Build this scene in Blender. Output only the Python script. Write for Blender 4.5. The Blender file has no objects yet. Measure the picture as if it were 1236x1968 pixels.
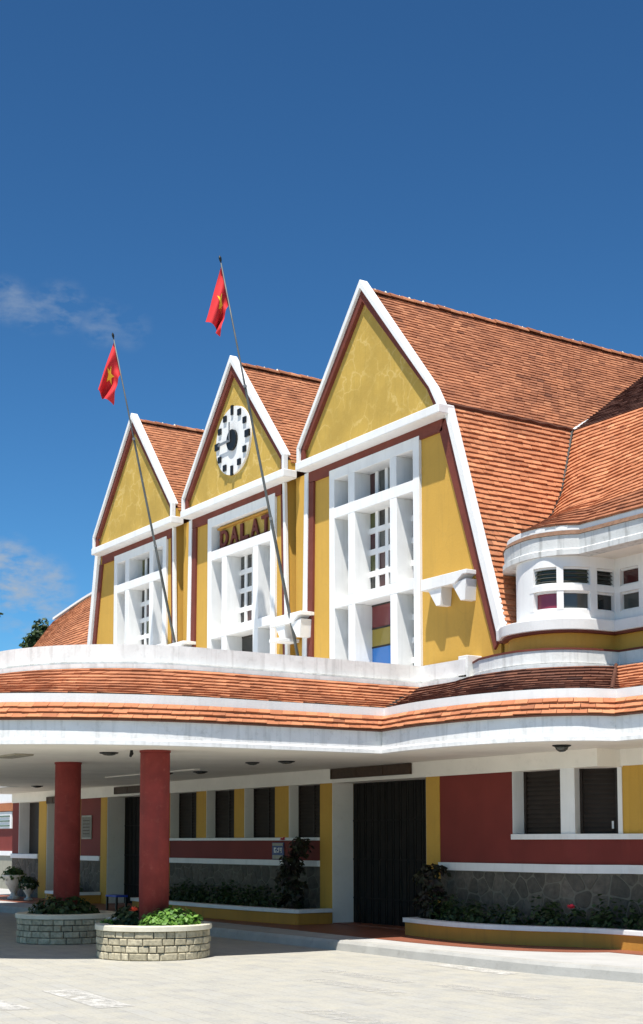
import bpy, math, random
from mathutils import Vector, Matrix
random.seed(7)
scn = bpy.context.scene
col = scn.collection
# ------------------------------------------------------------------ camera
RX=(0.5433289,0.8395182,0.0); 
YAW=math.radians(32.911); PITCH=math.radians(5.082); ROLL=math.radians(-0.078)
c_,s_=math.cos(YAW),math.sin(YAW)
fw=Vector((-c_,s_,0)); rt=Vector((s_,c_,0)); up=Vector((0,0,1))
CF=fw*math.cos(PITCH)+up*math.sin(PITCH); CU=-fw*math.sin(PITCH)+up*math.cos(PITCH)
CR=rt*math.cos(ROLL)+CU*math.sin(ROLL); CU=-rt*math.sin(ROLL)+CU*math.cos(ROLL)
CLOC=Vector((21.7488,-14.3038,1.65)); FPX=2738.3; PYC=1372.43
cd=bpy.data.cameras.new("camera"); cam=bpy.data.objects.new("camera",cd); col.objects.link(cam)
m=Matrix((CR,CU,-CF)).transposed().to_4x4(); m.translation=CLOC; cam.matrix_world=m
cd.sensor_fit='HORIZONTAL'; cd.sensor_width=36; cd.lens=FPX/1236*36
cd.shift_y=(PYC-984)/1236; cd.clip_end=2000
scn.camera=cam
def project(p):
    d=Vector(p)-CLOC; z=d.dot(CF)
    return 618+FPX*d.dot(CR)/z, PYC-FPX*d.dot(CU)/z, z
# ------------------------------------------------------------------ light
SUN=Vector((0.92,-1.12,3.65)).normalized()
SKY_STRENGTH=0.055; SUN_STRENGTH=5.0
w=bpy.data.worlds.new("World"); scn.world=w; w.use_nodes=True
nt=w.node_tree; N=nt.nodes; L=nt.links; N.clear()
out=N.new('ShaderNodeOutputWorld'); bg=N.new('ShaderNodeBackground'); bg.inputs[1].default_value=SKY_STRENGTH
sky=N.new('ShaderNodeTexSky'); sky.sky_type='NISHITA'; sky.sun_disc=False
sky.sun_elevation=math.asin(SUN.z); sky.sun_rotation=math.atan2(SUN.x,SUN.y)
sky.altitude=1500; sky.air_density=1.0; sky.dust_density=0.3; sky.ozone_density=3.0
tc=N.new('ShaderNodeTexCoord')
def vdot(v,sharp):
    d=N.new('ShaderNodeVectorMath'); d.operation='DOT_PRODUCT'; d.inputs[1].default_value=v
    L.new(tc.outputs['Generated'],d.inputs[0])
    mr=N.new('ShaderNodeMapRange'); mr.interpolation_type='SMOOTHERSTEP'
    mr.inputs['From Min'].default_value=math.cos(sharp); mr.inputs['From Max'].default_value=1.0
    L.new(d.outputs['Value'],mr.inputs['Value']); return mr.outputs[0]
CLOUDS=[((-0.865,0.355,0.354),.022,.34),((-0.873,0.338,0.350),.018,.30),((-0.879,0.323,0.356),.020,.34),((-0.857,0.38,0.345),.020,.26),((-0.851,0.398,0.343),.018,.16),
        ((-0.922,0.34,0.180),.034,.95),((-0.918,0.362,0.172),.032,.8),((-0.92,0.36,0.150),.030,.5)]
acc=None
for v,a,s in CLOUDS:
    o=vdot(Vector(v).normalized(),a)
    mu=N.new('ShaderNodeMath'); mu.operation='MULTIPLY'; mu.inputs[1].default_value=s; L.new(o,mu.inputs[0])
    if acc is None: acc=mu.outputs[0]
    else:
        ad=N.new('ShaderNodeMath'); ad.operation='MAXIMUM'; L.new(acc,ad.inputs[0]); L.new(mu.outputs[0],ad.inputs[1]); acc=ad.outputs[0]
mp=N.new('ShaderNodeMapping'); mp.inputs['Scale'].default_value=(1,1,2.2); L.new(tc.outputs['Generated'],mp.inputs[0])
nz=N.new('ShaderNodeTexNoise'); nz.inputs['Scale'].default_value=38; nz.inputs['Detail'].default_value=9; nz.inputs['Roughness'].default_value=.6; L.new(mp.outputs[0],nz.inputs[0])
nr=N.new('ShaderNodeMapRange'); nr.inputs['From Min'].default_value=.42; nr.inputs['From Max'].default_value=.68; L.new(nz.outputs[0],nr.inputs[0])
mm=N.new('ShaderNodeMath'); mm.operation='MULTIPLY'; L.new(acc,mm.inputs[0]); L.new(nr.outputs[0],mm.inputs[1])
hs=N.new('ShaderNodeHueSaturation'); hs.inputs['Saturation'].default_value=1.0; hs.inputs['Value'].default_value=1.0; 
tint=N.new('ShaderNodeVectorMath'); tint.operation='MULTIPLY'; tint.inputs[1].default_value=(.49,.84,.90); gam=N.new('ShaderNodeGamma'); gam.inputs[1].default_value=1.35
clp=N.new('ShaderNodeVectorMath'); clp.operation='MINIMUM'; clp.inputs[1].default_value=(7,7,7)
L.new(sky.outputs[0],clp.inputs[0]); L.new(clp.outputs[0],gam.inputs[0]); L.new(gam.outputs[0],tint.inputs[0])
L.new(tint.outputs[0],hs.inputs['Color'])
mx=N.new('ShaderNodeMix'); mx.data_type='RGBA'; L.new(mm.outputs[0],mx.inputs[0]); L.new(hs.outputs[0],mx.inputs[6]); mx.inputs[7].default_value=(5.,5.8,6.8,1)
L.new(mx.outputs[2],bg.inputs[0]); L.new(bg.outputs[0],out.inputs[0])
sd=bpy.data.lights.new("sun",'SUN'); sd.energy=SUN_STRENGTH; sd.angle=math.radians(.5); sd.color=(1,.95,.87)
so=bpy.data.objects.new("sun",sd); col.objects.link(so); so.rotation_euler=SUN.to_track_quat('Z','Y').to_euler(); so.location=(0,-20,40)
scn.view_settings.view_transform='Standard'; scn.view_settings.look='None'; scn.view_settings.exposure=0.55; scn.view_settings.gamma=1
scn.view_settings.use_curve_mapping=False
# ------------------------------------------------------------------ materials
def mk(name,colr,rough=.75,var=.12,scale=3.0,bump=.15,bscale=40,streak=0,streakcol=(.12,.11,.09),spec=.3,stains=0,staincol=(.25,.22,.17),metal=0,dust=None,cracks=0,crackcol=(.70,.52,.20)):
    m=bpy.data.materials.new(name); m.use_nodes=True; t=m.node_tree; n=t.nodes; l=t.links
    b=n['Principled BSDF']; b.inputs['Roughness'].default_value=rough; b.inputs['Metallic'].default_value=metal
    b.inputs['Specular IOR Level'].default_value=spec
    g=n.new('ShaderNodeNewGeometry')
    nn=n.new('ShaderNodeTexNoise'); nn.inputs['Scale'].default_value=scale; nn.inputs['Detail'].default_value=6; l.new(g.outputs['Position'],nn.inputs[0])
    mr=n.new('ShaderNodeMapRange'); mr.inputs['From Min'].default_value=.3; mr.inputs['From Max'].default_value=.7
    mr.inputs['To Min'].default_value=1-var; mr.inputs['To Max'].default_value=1+var*.6; l.new(nn.outputs[0],mr.inputs[0])
    mu=n.new('ShaderNodeVectorMath'); mu.operation='SCALE'; mu.inputs[0].default_value=colr; l.new(mr.outputs[0],mu.inputs['Scale'])
    last=mu.outputs[0]
    def mixto(fac,c,last):
        x=n.new('ShaderNodeMix'); x.data_type='RGBA'; l.new(fac,x.inputs[0]); l.new(last,x.inputs[6]); x.inputs[7].default_value=(*c,1); return x.outputs[2]
    if streak:
        mp=n.new('ShaderNodeMapping'); mp.inputs['Scale'].default_value=(7,7,.55); l.new(g.outputs['Position'],mp.inputs[0])
        s=n.new('ShaderNodeTexNoise'); s.inputs['Scale'].default_value=1.6; s.inputs['Detail'].default_value=5; l.new(mp.outputs[0],s.inputs[0])
        r=n.new('ShaderNodeMapRange'); r.inputs['From Min'].default_value=.52; r.inputs['From Max'].default_value=.8; r.inputs['To Max'].default_value=streak; l.new(s.outputs[0],r.inputs[0])
        last=mixto(r.outputs[0],streakcol,last)
    if stains:
        s=n.new('ShaderNodeTexNoise'); s.inputs['Scale'].default_value=9; s.inputs['Detail'].default_value=8; s.inputs['Roughness'].default_value=.7; l.new(g.outputs['Position'],s.inputs[0])
        r=n.new('ShaderNodeMapRange'); r.inputs['From Min'].default_value=.55; r.inputs['From Max'].default_value=.72; r.inputs['To Max'].default_value=stains; l.new(s.outputs[0],r.inputs[0])
        last=mixto(r.outputs[0],staincol,last)
    if dust:
        sx=n.new('ShaderNodeSeparateXYZ'); l.new(g.outputs['Position'],sx.inputs[0])
        dn=n.new('ShaderNodeTexNoise'); dn.inputs['Scale'].default_value=7; dn.inputs['Detail'].default_value=8; dn.inputs['Roughness'].default_value=.7; l.new(g.outputs['Position'],dn.inputs[0])
        dz=n.new('ShaderNodeMath'); dz.operation='MULTIPLY_ADD'; dz.inputs[1].default_value=1.1; l.new(dn.outputs[0],dz.inputs[0]); l.new(sx.outputs[2],dz.inputs[2])
        dr=n.new('ShaderNodeMapRange'); dr.inputs['From Min'].default_value=dust[0]+.75; dr.inputs['From Max'].default_value=dust[0]+.35; dr.inputs['To Max'].default_value=.65; l.new(dz.outputs[0],dr.inputs[0])
        last=mixto(dr.outputs[0],dust[1],last)
    if cracks:
        wv=n.new('ShaderNodeTexNoise'); wv.inputs['Scale'].default_value=3; wv.inputs['Detail'].default_value=5; l.new(g.outputs['Position'],wv.inputs[0])
        va=n.new('ShaderNodeVectorMath'); va.operation='MULTIPLY_ADD'; va.inputs[1].default_value=(.5,.5,.5); l.new(wv.outputs['Color'],va.inputs[0]); l.new(g.outputs['Position'],va.inputs[2])
        vo=n.new('ShaderNodeTexVoronoi'); vo.feature='DISTANCE_TO_EDGE'; vo.inputs['Scale'].default_value=2.1; l.new(va.outputs[0],vo.inputs['Vector'])
        r=n.new('ShaderNodeMapRange'); r.inputs['From Min'].default_value=.045; r.inputs['From Max'].default_value=.0; r.inputs['To Max'].default_value=cracks; l.new(vo.outputs['Distance'],r.inputs[0])
        wm=n.new('ShaderNodeMapRange'); wm.inputs['From Min'].default_value=.4; wm.inputs['From Max'].default_value=.6; l.new(nn.outputs[0],wm.inputs[0])
        mu2=n.new('ShaderNodeMath'); mu2.operation='MULTIPLY'; l.new(r.outputs[0],mu2.inputs[0]); l.new(wm.outputs[0],mu2.inputs[1])
        last=mixto(mu2.outputs[0],crackcol,last)
    l.new(last,b.inputs['Base Color'])
    if bump:
        bn=n.new('ShaderNodeTexNoise'); bn.inputs['Scale'].default_value=bscale; bn.inputs['Detail'].default_value=4; l.new(g.outputs['Position'],bn.inputs[0])
        bp=n.new('ShaderNodeBump'); bp.inputs['Strength'].default_value=bump; bp.inputs['Distance'].default_value=.01; l.new(bn.outputs[0],bp.inputs['Height']); l.new(bp.outputs[0],b.inputs['Normal'])
    return m
M={}
M['white']=mk('white_paint',(.78,.78,.77),.7,.06,2.5,.12,30,streak=.22,streakcol=(.42,.42,.40))
M['white_old']=mk('stained_white_plaster',(.76,.76,.74),.8,.12,3,.25,25,streak=.55,streakcol=(.30,.29,.27),stains=.35,staincol=(.35,.34,.31))
M['grey_old']=mk('grey_stained_plaster',(.80,.80,.79),.85,.08,3,.3,25,streak=.38,streakcol=(.20,.21,.19),stains=.35,staincol=(.28,.28,.25))
M['soffit']=mk('soffit_plaster',(.84,.81,.74),.85,.08,1.2,.1,30,stains=.12)
M['yellow']=mk('yellow_plaster',(.555,.325,.060),.82,.06,1.1,.25,22,streak=.35,streakcol=(.36,.22,.05),stains=.22,staincol=(.56,.38,.12),cracks=.12,crackcol=(.30,.19,.05))
M['tymp']=mk('weathered_yellow_plaster',(.50,.33,.070),.85,.16,1.6,.3,18,streak=.45,streakcol=(.36,.25,.05),stains=.3,staincol=(.60,.47,.16),cracks=.55)
M['brown']=mk('brown_red_trim',(.165,.040,.026),.7,.15,4,.15,30,streak=.25,streakcol=(.1,.03,.02))
M['red']=mk('red_wall_paint',(.185,.030,.023),.75,.13,1.5,.15,25,streak=.25,streakcol=(.13,.03,.02))
M['column']=mk('red_column_paint',(.24,.038,.032),.8,.25,3,.4,30,streak=.5,streakcol=(.13,.03,.03),stains=.4,staincol=(.36,.10,.08),dust=(.55,(.34,.17,.11)))
M['dark']=mk('dark_shutter_paint',(.030,.022,.018),.55,.2,5,0)
M['door']=mk('dark_door_metal',(.016,.014,.012),.7,.2,5,0,spec=.15)
M['void']=mk('unlit_interior',(.012,.011,.010),.9,.1,2,0)
M['sign']=mk('carved_brown_board',(.055,.030,.016),.6,.3,12,.3,60)
M['gold']=mk('dull_gilt_lettering',(.11,.065,.03),.6,.2,10,0)
M['black']=mk('black_paint',(.010,.011,.011),.4,.1,5,0)
M['grey']=mk('grey_metal',(.22,.23,.24),.5,.2,5,0,metal=.3)
M['pole']=mk('galvanised_pole',(.11,.12,.12),.5,.35,3,0,metal=.2)
M['flag']=mk('red_flag_cloth',(.60,.03,.035),.8,.08,6,0)
M['star']=mk('yellow_flag_cloth',(.85,.55,.04),.8,.05,6,0)
M['blue']=mk('blue_enamel',(.012,.035,.16),.4,.1,6,0)
M['pale']=mk('pale_plate',(.30,.28,.22),.5,.1,6,0)
M['soil']=mk('dark_soil',(.035,.024,.016),.95,.4,20,.6,60)
M['stone_mortar']=mk('mortar_pale',(.17,.155,.12),.9,.15,10,.3,60)
M['mortar_dark']=mk('mortar_dark',(.05,.05,.046),.95,.2,12,.4,60)
M['coping']=mk('cream_coping',(.66,.62,.50),.75,.12,4,.2,40,stains=.25,staincol=(.35,.33,.24))
M['tilefloor']=mk('red_floor_tile',(.24,.085,.05),.5,.15,3,.05,40,stains=.15)
M['urn']=mk('white_concrete_urn',(.62,.60,.54),.8,.15,8,.2,40,stains=.3)
M['bark']=mk('grey_bark',(.09,.07,.05),.95,.3,12,.6,30)
M['ochre']=mk('ochre_plinth_paint',(.50,.25,.045),.8,.12,2,.15,30,streak=.3,streakcol=(.25,.14,.03))
def glass(name,c,r=.08):
    m=bpy.data.materials.new(name); m.use_nodes=True; b=m.node_tree.nodes['Principled BSDF']
    b.inputs['Base Color'].default_value=(*c,1); b.inputs['Roughness'].default_value=r; b.inputs['Specular IOR Level'].default_value=.6; return m
G={k:glass('glass_'+k,c) for k,c in dict(dark=(.02,.02,.018),olive=(.07,.075,.02),maroon=(.06,.02,.02),grey=(.06,.065,.06),green=(.045,.06,.04),rose=(.22,.03,.05),brick=(.16,.03,.03),mustard=(.30,.22,.03),sky=(.04,.20,.55)).items()}
def leafmat(name,a,b):
    m=bpy.data.materials.new(name); m.use_nodes=True; t=m.node_tree; n=t.nodes; l=t.links; p=n['Principled BSDF']
    g=n.new('ShaderNodeNewGeometry'); r=n.new('ShaderNodeMix'); r.data_type='RGBA'; l.new(g.outputs['Random Per Island'],r.inputs[0])
    r.inputs[6].default_value=(*a,1); r.inputs[7].default_value=(*b,1); l.new(r.outputs[2],p.inputs['Base Color']); p.inputs['Roughness'].default_value=.55
    tr=n.new('ShaderNodeBsdfTranslucent'); l.new(r.outputs[2],tr.inputs[0]); ms=n.new('ShaderNodeMixShader'); ms.inputs[0].default_value=.3
    l.new(p.outputs[0],ms.inputs[1]); l.new(tr.outputs[0],ms.inputs[2]); l.new(ms.outputs[0],n['Material Output'].inputs[0]); return m
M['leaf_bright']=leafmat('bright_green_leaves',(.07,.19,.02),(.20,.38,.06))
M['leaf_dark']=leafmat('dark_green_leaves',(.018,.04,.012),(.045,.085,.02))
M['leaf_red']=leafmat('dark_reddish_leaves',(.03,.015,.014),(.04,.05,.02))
M['petal']=mk('red_petals',(.75,.09,.05),.6,.1,20,0)
M['petal_pink']=mk('pink_petals',(.70,.05,.09),.6,.1,20,0)
M['petal_white']=mk('white_petals',(.7,.68,.6),.6,.1,20,0)
# roof tiles: per tile attribute 'tint' (r = random, g = weathering)
def tilemat():
    m=bpy.data.materials.new('clay_roof_tile'); m.use_nodes=True; t=m.node_tree; n=t.nodes; l=t.links; b=n['Principled BSDF']
    a=n.new('ShaderNodeAttribute'); a.attribute_name='tint'; sp=n.new('ShaderNodeSeparateColor'); l.new(a.outputs['Color'],sp.inputs[0])
    cr=n.new('ShaderNodeValToRGB'); e=cr.color_ramp.elements
    e[0].position=0; e[0].color=(.42,.16,.076,1); e[1].position=1; e[1].color=(.59,.27,.137,1)
    x=e.new(.5); x.color=(.51,.21,.104,1); x=e.new(.86); x.color=(.54,.225,.11,1)
    l.new(sp.outputs[0],cr.inputs[0])
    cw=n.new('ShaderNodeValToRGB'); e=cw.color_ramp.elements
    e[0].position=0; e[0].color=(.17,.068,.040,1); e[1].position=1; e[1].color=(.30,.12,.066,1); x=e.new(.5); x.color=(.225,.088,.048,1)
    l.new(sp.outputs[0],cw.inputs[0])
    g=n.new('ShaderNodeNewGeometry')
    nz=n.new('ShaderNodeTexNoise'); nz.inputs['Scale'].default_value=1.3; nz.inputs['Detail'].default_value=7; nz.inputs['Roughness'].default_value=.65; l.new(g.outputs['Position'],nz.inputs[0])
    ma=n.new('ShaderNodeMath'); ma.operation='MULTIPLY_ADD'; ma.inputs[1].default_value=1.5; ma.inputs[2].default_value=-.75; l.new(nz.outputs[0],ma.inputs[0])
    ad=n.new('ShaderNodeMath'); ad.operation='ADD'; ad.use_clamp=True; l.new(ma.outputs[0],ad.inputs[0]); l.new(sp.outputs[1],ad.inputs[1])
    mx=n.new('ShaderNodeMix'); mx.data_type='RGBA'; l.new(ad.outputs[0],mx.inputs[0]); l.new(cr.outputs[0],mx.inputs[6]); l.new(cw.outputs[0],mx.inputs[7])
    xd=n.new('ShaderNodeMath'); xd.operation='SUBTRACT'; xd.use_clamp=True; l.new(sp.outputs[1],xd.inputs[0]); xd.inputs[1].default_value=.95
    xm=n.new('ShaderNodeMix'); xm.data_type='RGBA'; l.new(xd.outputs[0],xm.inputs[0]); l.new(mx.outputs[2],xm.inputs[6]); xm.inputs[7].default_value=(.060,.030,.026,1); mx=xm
    n2=n.new('ShaderNodeTexNoise'); n2.inputs['Scale'].default_value=16; n2.inputs['Detail'].default_value=6; l.new(g.outputs['Position'],n2.inputs[0])
    r2=n.new('ShaderNodeMapRange'); r2.inputs['From Min'].default_value=.58; r2.inputs['From Max'].default_value=.75; r2.inputs['To Max'].default_value=.55; l.new(n2.outputs[0],r2.inputs[0])
    m2=n.new('ShaderNodeMix'); m2.data_type='RGBA'; l.new(r2.outputs[0],m2.inputs[0]); l.new(mx.outputs[2],m2.inputs[6]); m2.inputs[7].default_value=(.13,.06,.045,1)
    l.new(m2.outputs[2],b.inputs['Base Color']); b.inputs['Roughness'].default_value=.85; b.inputs['Specular IOR Level'].default_value=.2
    bp=n.new('ShaderNodeBump'); bp.inputs['Strength'].default_value=.25; bp.inputs['Distance'].default_value=.01; l.new(n2.outputs[0],bp.inputs['Height']); l.new(bp.outputs[0],b.inputs['Normal'])
    return m
M['tile']=tilemat()
M['underlay']=mk('roof_underlay',(.10,.04,.025),.95,.2,6,0)
def stonemat(name,a,b,scale=18,rough=.85):
    m=bpy.data.materials.new(name); m.use_nodes=True; t=m.node_tree; n=t.nodes; l=t.links; p=n['Principled BSDF']
    o=n.new('ShaderNodeObjectInfo'); r=n.new('ShaderNodeMix'); r.data_type='RGBA'; l.new(o.outputs['Random'],r.inputs[0])
    r.inputs[6].default_value=(*a,1); r.inputs[7].default_value=(*b,1)
    g=n.new('ShaderNodeNewGeometry'); z=n.new('ShaderNodeTexNoise'); z.inputs['Scale'].default_value=scale; z.inputs['Detail'].default_value=7; z.inputs['Roughness'].default_value=.65; l.new(g.outputs['Position'],z.inputs[0])
    mr=n.new('ShaderNodeMapRange'); mr.inputs['From Min'].default_value=.3; mr.inputs['From Max'].default_value=.7; mr.inputs['To Min'].default_value=.6; mr.inputs['To Max'].default_value=1.3; l.new(z.outputs[0],mr.inputs[0])
    s=n.new('ShaderNodeVectorMath'); s.operation='SCALE'; l.new(r.outputs[2],s.inputs[0]); l.new(mr.outputs[0],s.inputs['Scale']); l.new(s.outputs[0],p.inputs['Base Color'])
    bp=n.new('ShaderNodeBump'); bp.inputs['Strength'].default_value=.5; bp.inputs['Distance'].default_value=.015; l.new(z.outputs[0],bp.inputs['Height']); l.new(bp.outputs[0],p.inputs['Normal'])
    p.inputs['Roughness'].default_value=rough; return m
M['block']=stonemat('rough_granite_block',(.36,.32,.22),(.54,.48,.34))
M['wallstone']=stonemat('dark_wall_stone',(.075,.065,.05),(.13,.11,.085),10)
def groundmat():
    m=bpy.data.materials.new('plaza_concrete'); m.use_nodes=True; t=m.node_tree; n=t.nodes; l=t.links; b=n['Principled BSDF']
    g=n.new('ShaderNodeNewGeometry'); mp=n.new('ShaderNodeMapping'); mp.inputs['Rotation'].default_value=(0,0,.12); l.new(g.outputs['Position'],mp.inputs[0])
    br=n.new('ShaderNodeTexBrick'); br.inputs['Scale'].default_value=1; br.inputs['Brick Width'].default_value=.42; br.inputs['Row Height'].default_value=.21
    br.inputs['Mortar Size'].default_value=.009; br.inputs['Mortar Smooth'].default_value=.6
    br.inputs['Color1'].default_value=(.33,.325,.30,1); br.inputs['Color2'].default_value=(.385,.38,.35,1); br.inputs['Mortar'].default_value=(.27,.26,.225,1)
    l.new(mp.outputs[0],br.inputs[0])
    nz=n.new('ShaderNodeTexNoise'); nz.inputs['Scale'].default_value=2.6; nz.inputs['Detail'].default_value=10; nz.inputs['Roughness'].default_value=.68; l.new(g.outputs['Position'],nz.inputs[0])
    mr=n.new('ShaderNodeMapRange'); mr.inputs['From Min'].default_value=.38; mr.inputs['From Max'].default_value=.66; l.new(nz.outputs[0],mr.inputs[0])
    mx=n.new('ShaderNodeMix'); mx.data_type='RGBA'; l.new(mr.outputs[0],mx.inputs[0]); l.new(br.outputs[0],mx.inputs[6]); mx.inputs[7].default_value=(.42,.40,.335,1)
    n3=n.new('ShaderNodeTexNoise'); n3.inputs['Scale'].default_value=30; n3.inputs['Detail'].default_value=9; n3.inputs['Roughness'].default_value=.7; l.new(g.outputs['Position'],n3.inputs[0])
    r3=n.new('ShaderNodeMapRange'); r3.inputs['From Min'].default_value=.3; r3.inputs['From Max'].default_value=.7; r3.inputs['To Min'].default_value=.82; r3.inputs['To Max'].default_value=1.1; l.new(n3.outputs[0],r3.inputs[0])
    s=n.new('ShaderNodeVectorMath'); s.operation='SCALE'; l.new(mx.outputs[2],s.inputs[0]); l.new(r3.outputs[0],s.inputs['Scale']); l.new(s.outputs[0],b.inputs['Base Color'])
    bp=n.new('ShaderNodeBump'); bp.inputs['Strength'].default_value=.4; bp.inputs['Distance'].default_value=.01; l.new(n3.outputs[0],bp.inputs['Height']); l.new(bp.outputs[0],b.inputs['Normal'])
    b.inputs['Roughness'].default_value=.9; return m
M['ground']=groundmat()
M['ochre']=mk('ochre_plinth_paint',(.50,.25,.045),.8,.12,2,.15,30,streak=.4,streakcol=(.22,.12,.04),dust=(-.15,(.16,.12,.07)))
M['pave']=mk('pale_pavement',(.42,.42,.41),.85,.1,2,.2,40,stains=.25,staincol=(.42,.41,.36))
M['kerb']=mk('worn_kerb_concrete',(.40,.395,.37),.9,.12,3,.35,30,stains=.55,staincol=(.24,.23,.20))
# worn paint: paint with holes
def wornmat(name,c0,f0,f1):
    m=bpy.data.materials.new(name); m.use_nodes=True; t=m.node_tree; n=t.nodes; l=t.links; b=n['Principled BSDF']; b.inputs['Base Color'].default_value=(*c0,1); b.inputs['Roughness'].default_value=.85
    g=n.new('ShaderNodeNewGeometry'); z=n.new('ShaderNodeTexNoise'); z.inputs['Scale'].default_value=6; z.inputs['Detail'].default_value=10; z.inputs['Roughness'].default_value=.75; l.new(g.outputs['Position'],z.inputs[0])
    r=n.new('ShaderNodeMapRange'); r.inputs['From Min'].default_value=f0; r.inputs['From Max'].default_value=f1; l.new(z.outputs[0],r.inputs[0])
    tr=n.new('ShaderNodeBsdfTransparent'); ms=n.new('ShaderNodeMixShader'); l.new(r.outputs[0],ms.inputs[0]); l.new(tr.outputs[0],ms.inputs[1]); l.new(b.outputs[0],ms.inputs[2]); l.new(ms.outputs[0],n['Material Output'].inputs[0]); return m
M['worn']=wornmat('worn_white_marking',(.50,.49,.455),.34,.56); M['faint']=wornmat('faded_white_marking',(.46,.45,.42),.44,.66)
# ------------------------------------------------------------------ mesh helpers
class MB:
    def __init__(s): s.v=[]; s.f=[]; s.t=[]
    def add(s,vs,fs,tint=None):
        b=len(s.v); s.v+= [tuple(x) for x in vs]; s.f+=[tuple(i+b for i in f) for f in fs]
        if tint is not None: s.t+=[tint]*len(vs)
        return s
    def box(s,x0,x1,y0,y1,z0,z1):
        return s.add([(x0,y0,z0),(x1,y0,z0),(x1,y1,z0),(x0,y1,z0),(x0,y0,z1),(x1,y0,z1),(x1,y1,z1),(x0,y1,z1)],
            [(0,3,2,1),(4,5,6,7),(0,1,5,4),(1,2,6,5),(2,3,7,6),(3,0,4,7)])
    def prism(s,poly,y0,y1):   # poly in XZ, extruded along Y
        n=len(poly); vs=[(x,y0,z) for x,z in poly]+[(x,y1,z) for x,z in poly]
        a=sum(poly[i][0]*poly[(i+1)%n][1]-poly[(i+1)%n][0]*poly[i][1] for i in range(n))
        fs=[tuple(range(n)),tuple(range(2*n-1,n-1,-1))]+[(i,i+n,(i+1)%n+n,(i+1)%n) for i in range(n)]
        if a<0: fs=[tuple(reversed(f)) for f in fs]
        return s.add(vs,fs)
    def slab(s,poly,z0,z1):    # poly in XY
        n=len(poly); a=sum(poly[i][0]*poly[(i+1)%n][1]-poly[(i+1)%n][0]*poly[i][1] for i in range(n))
        if a<0: poly=list(reversed(poly))
        vs=[(x,y,z0) for x,y in poly]+[(x,y,z1) for x,y in poly]
        return s.add(vs,[tuple(range(n-1,-1,-1)),tuple(range(n,2*n))]+[(i,(i+1)%n,(i+1)%n+n,i+n) for i in range(n)])
    def sweep(s,path,prof,closed=True,cap=True):   # prof = [(outward offset, z)]
        rows=[offset(path,o) for o,z in prof]; n=len(path); k=len(prof)
        vs=[(rows[j][i][0],rows[j][i][1],prof[j][1]) for i in range(n) for j in range(k)]
        fs=[]
        for i in range(n-1):
            for j in range(k if closed else k-1):
                a=i*k+j; b=i*k+(j+1)%k; fs.append((a,a+k,b+k,b))
        if closed and cap: fs+= [tuple(range(k)),tuple(reversed(range((n-1)*k,n*k)))]
        return s.add(vs,fs)
    def tube(s,pts,r,n=10,cap=True):
        vs=[]; fs=[]; rr=r if isinstance(r,(list,tuple)) else [r]*len(pts); P=[Vector(p) for p in pts]
        for i,p in enumerate(P):
            d=(P[min(i+1,len(P)-1)]-P[max(i-1,0)]).normalized(); a=d.orthogonal().normalized() if abs(d.z)>.99 or True else None
            ref=Vector((0,0,1)) if abs(d.z)<.9 else Vector((1,0,0)); a=d.cross(ref).normalized(); b=d.cross(a)
            vs+=[p+(a*math.cos(t*2*math.pi/n)+b*math.sin(t*2*math.pi/n))*rr[i] for t in range(n)]
        for i in range(len(P)-1):
            for t in range(n): fs.append((i*n+t,i*n+(t+1)%n,(i+1)*n+(t+1)%n,(i+1)*n+t))
        if cap: fs+=[tuple(reversed(range(n))),tuple(range((len(P)-1)*n,len(P)*n))]
        return s.add(vs,fs)
    def lathe(s,cx,cy,prof,n=24):
        vs=[(cx+r*math.cos(t*2*math.pi/n),cy+r*math.sin(t*2*math.pi/n),z) for r,z in prof for t in range(n)]; fs=[]
        for i in range(len(prof)-1):
            for t in range(n): fs.append((i*n+t,i*n+(t+1)%n,(i+1)*n+(t+1)%n,(i+1)*n+t))
        fs+=[tuple(reversed(range(n))),tuple(range((len(prof)-1)*n,len(prof)*n))]
        return s.add(vs,fs)
    def mirrored(s):
        o=MB(); o.v=[(-6.77-x,y,z) for x,y,z in s.v]; o.f=[tuple(reversed(f)) for f in s.f]; o.t=list(s.t); return o
    def obj(s,name,mat,parent=None,smooth=False,kind=None,bevel=0,group=None):
        me=bpy.data.meshes.new(name); me.from_pydata(s.v,[],s.f); me.materials.append(mat)
        if s.t:
            a=me.color_attributes.new('tint','FLOAT_COLOR','POINT'); flat=[]
            for t in s.t: flat+=[t[0],t[1],0,1]
            a.data.foreach_set('color',flat)
        if smooth: me.polygons.foreach_set('use_smooth',[True]*len(me.polygons))
        o=bpy.data.objects.new(name,me); col.objects.link(o)
        if parent is not None: o.parent=parent
        if kind: o['kind']=kind
        if bevel:
            bm=o.modifiers.new('bevel','BEVEL'); bm.width=bevel; bm.segments=2; bm.limit_method='ANGLE'; bm.angle_limit=math.radians(40)
        return o
def offset(path,d):
    if abs(d)<1e-9: return [tuple(p) for p in path]
    n=len(path); out=[]
    for i in range(n):
        p=path[i]; ns=[]
        for a,b in ((i-1,i),(i,i+1)):
            if a<0 or b>=n: continue
            dx=path[b][0]-path[a][0]; dy=path[b][1]-path[a][1]; l=math.hypot(dx,dy)
            if l>1e-9: ns.append((dy/l,-dx/l))
        nx=sum(q[0] for q in ns)/len(ns); ny=sum(q[1] for q in ns)/len(ns); l2=max(nx*nx+ny*ny,.25)
        out.append((p[0]+nx*d/l2,p[1]+ny*d/l2))
    return out
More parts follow.
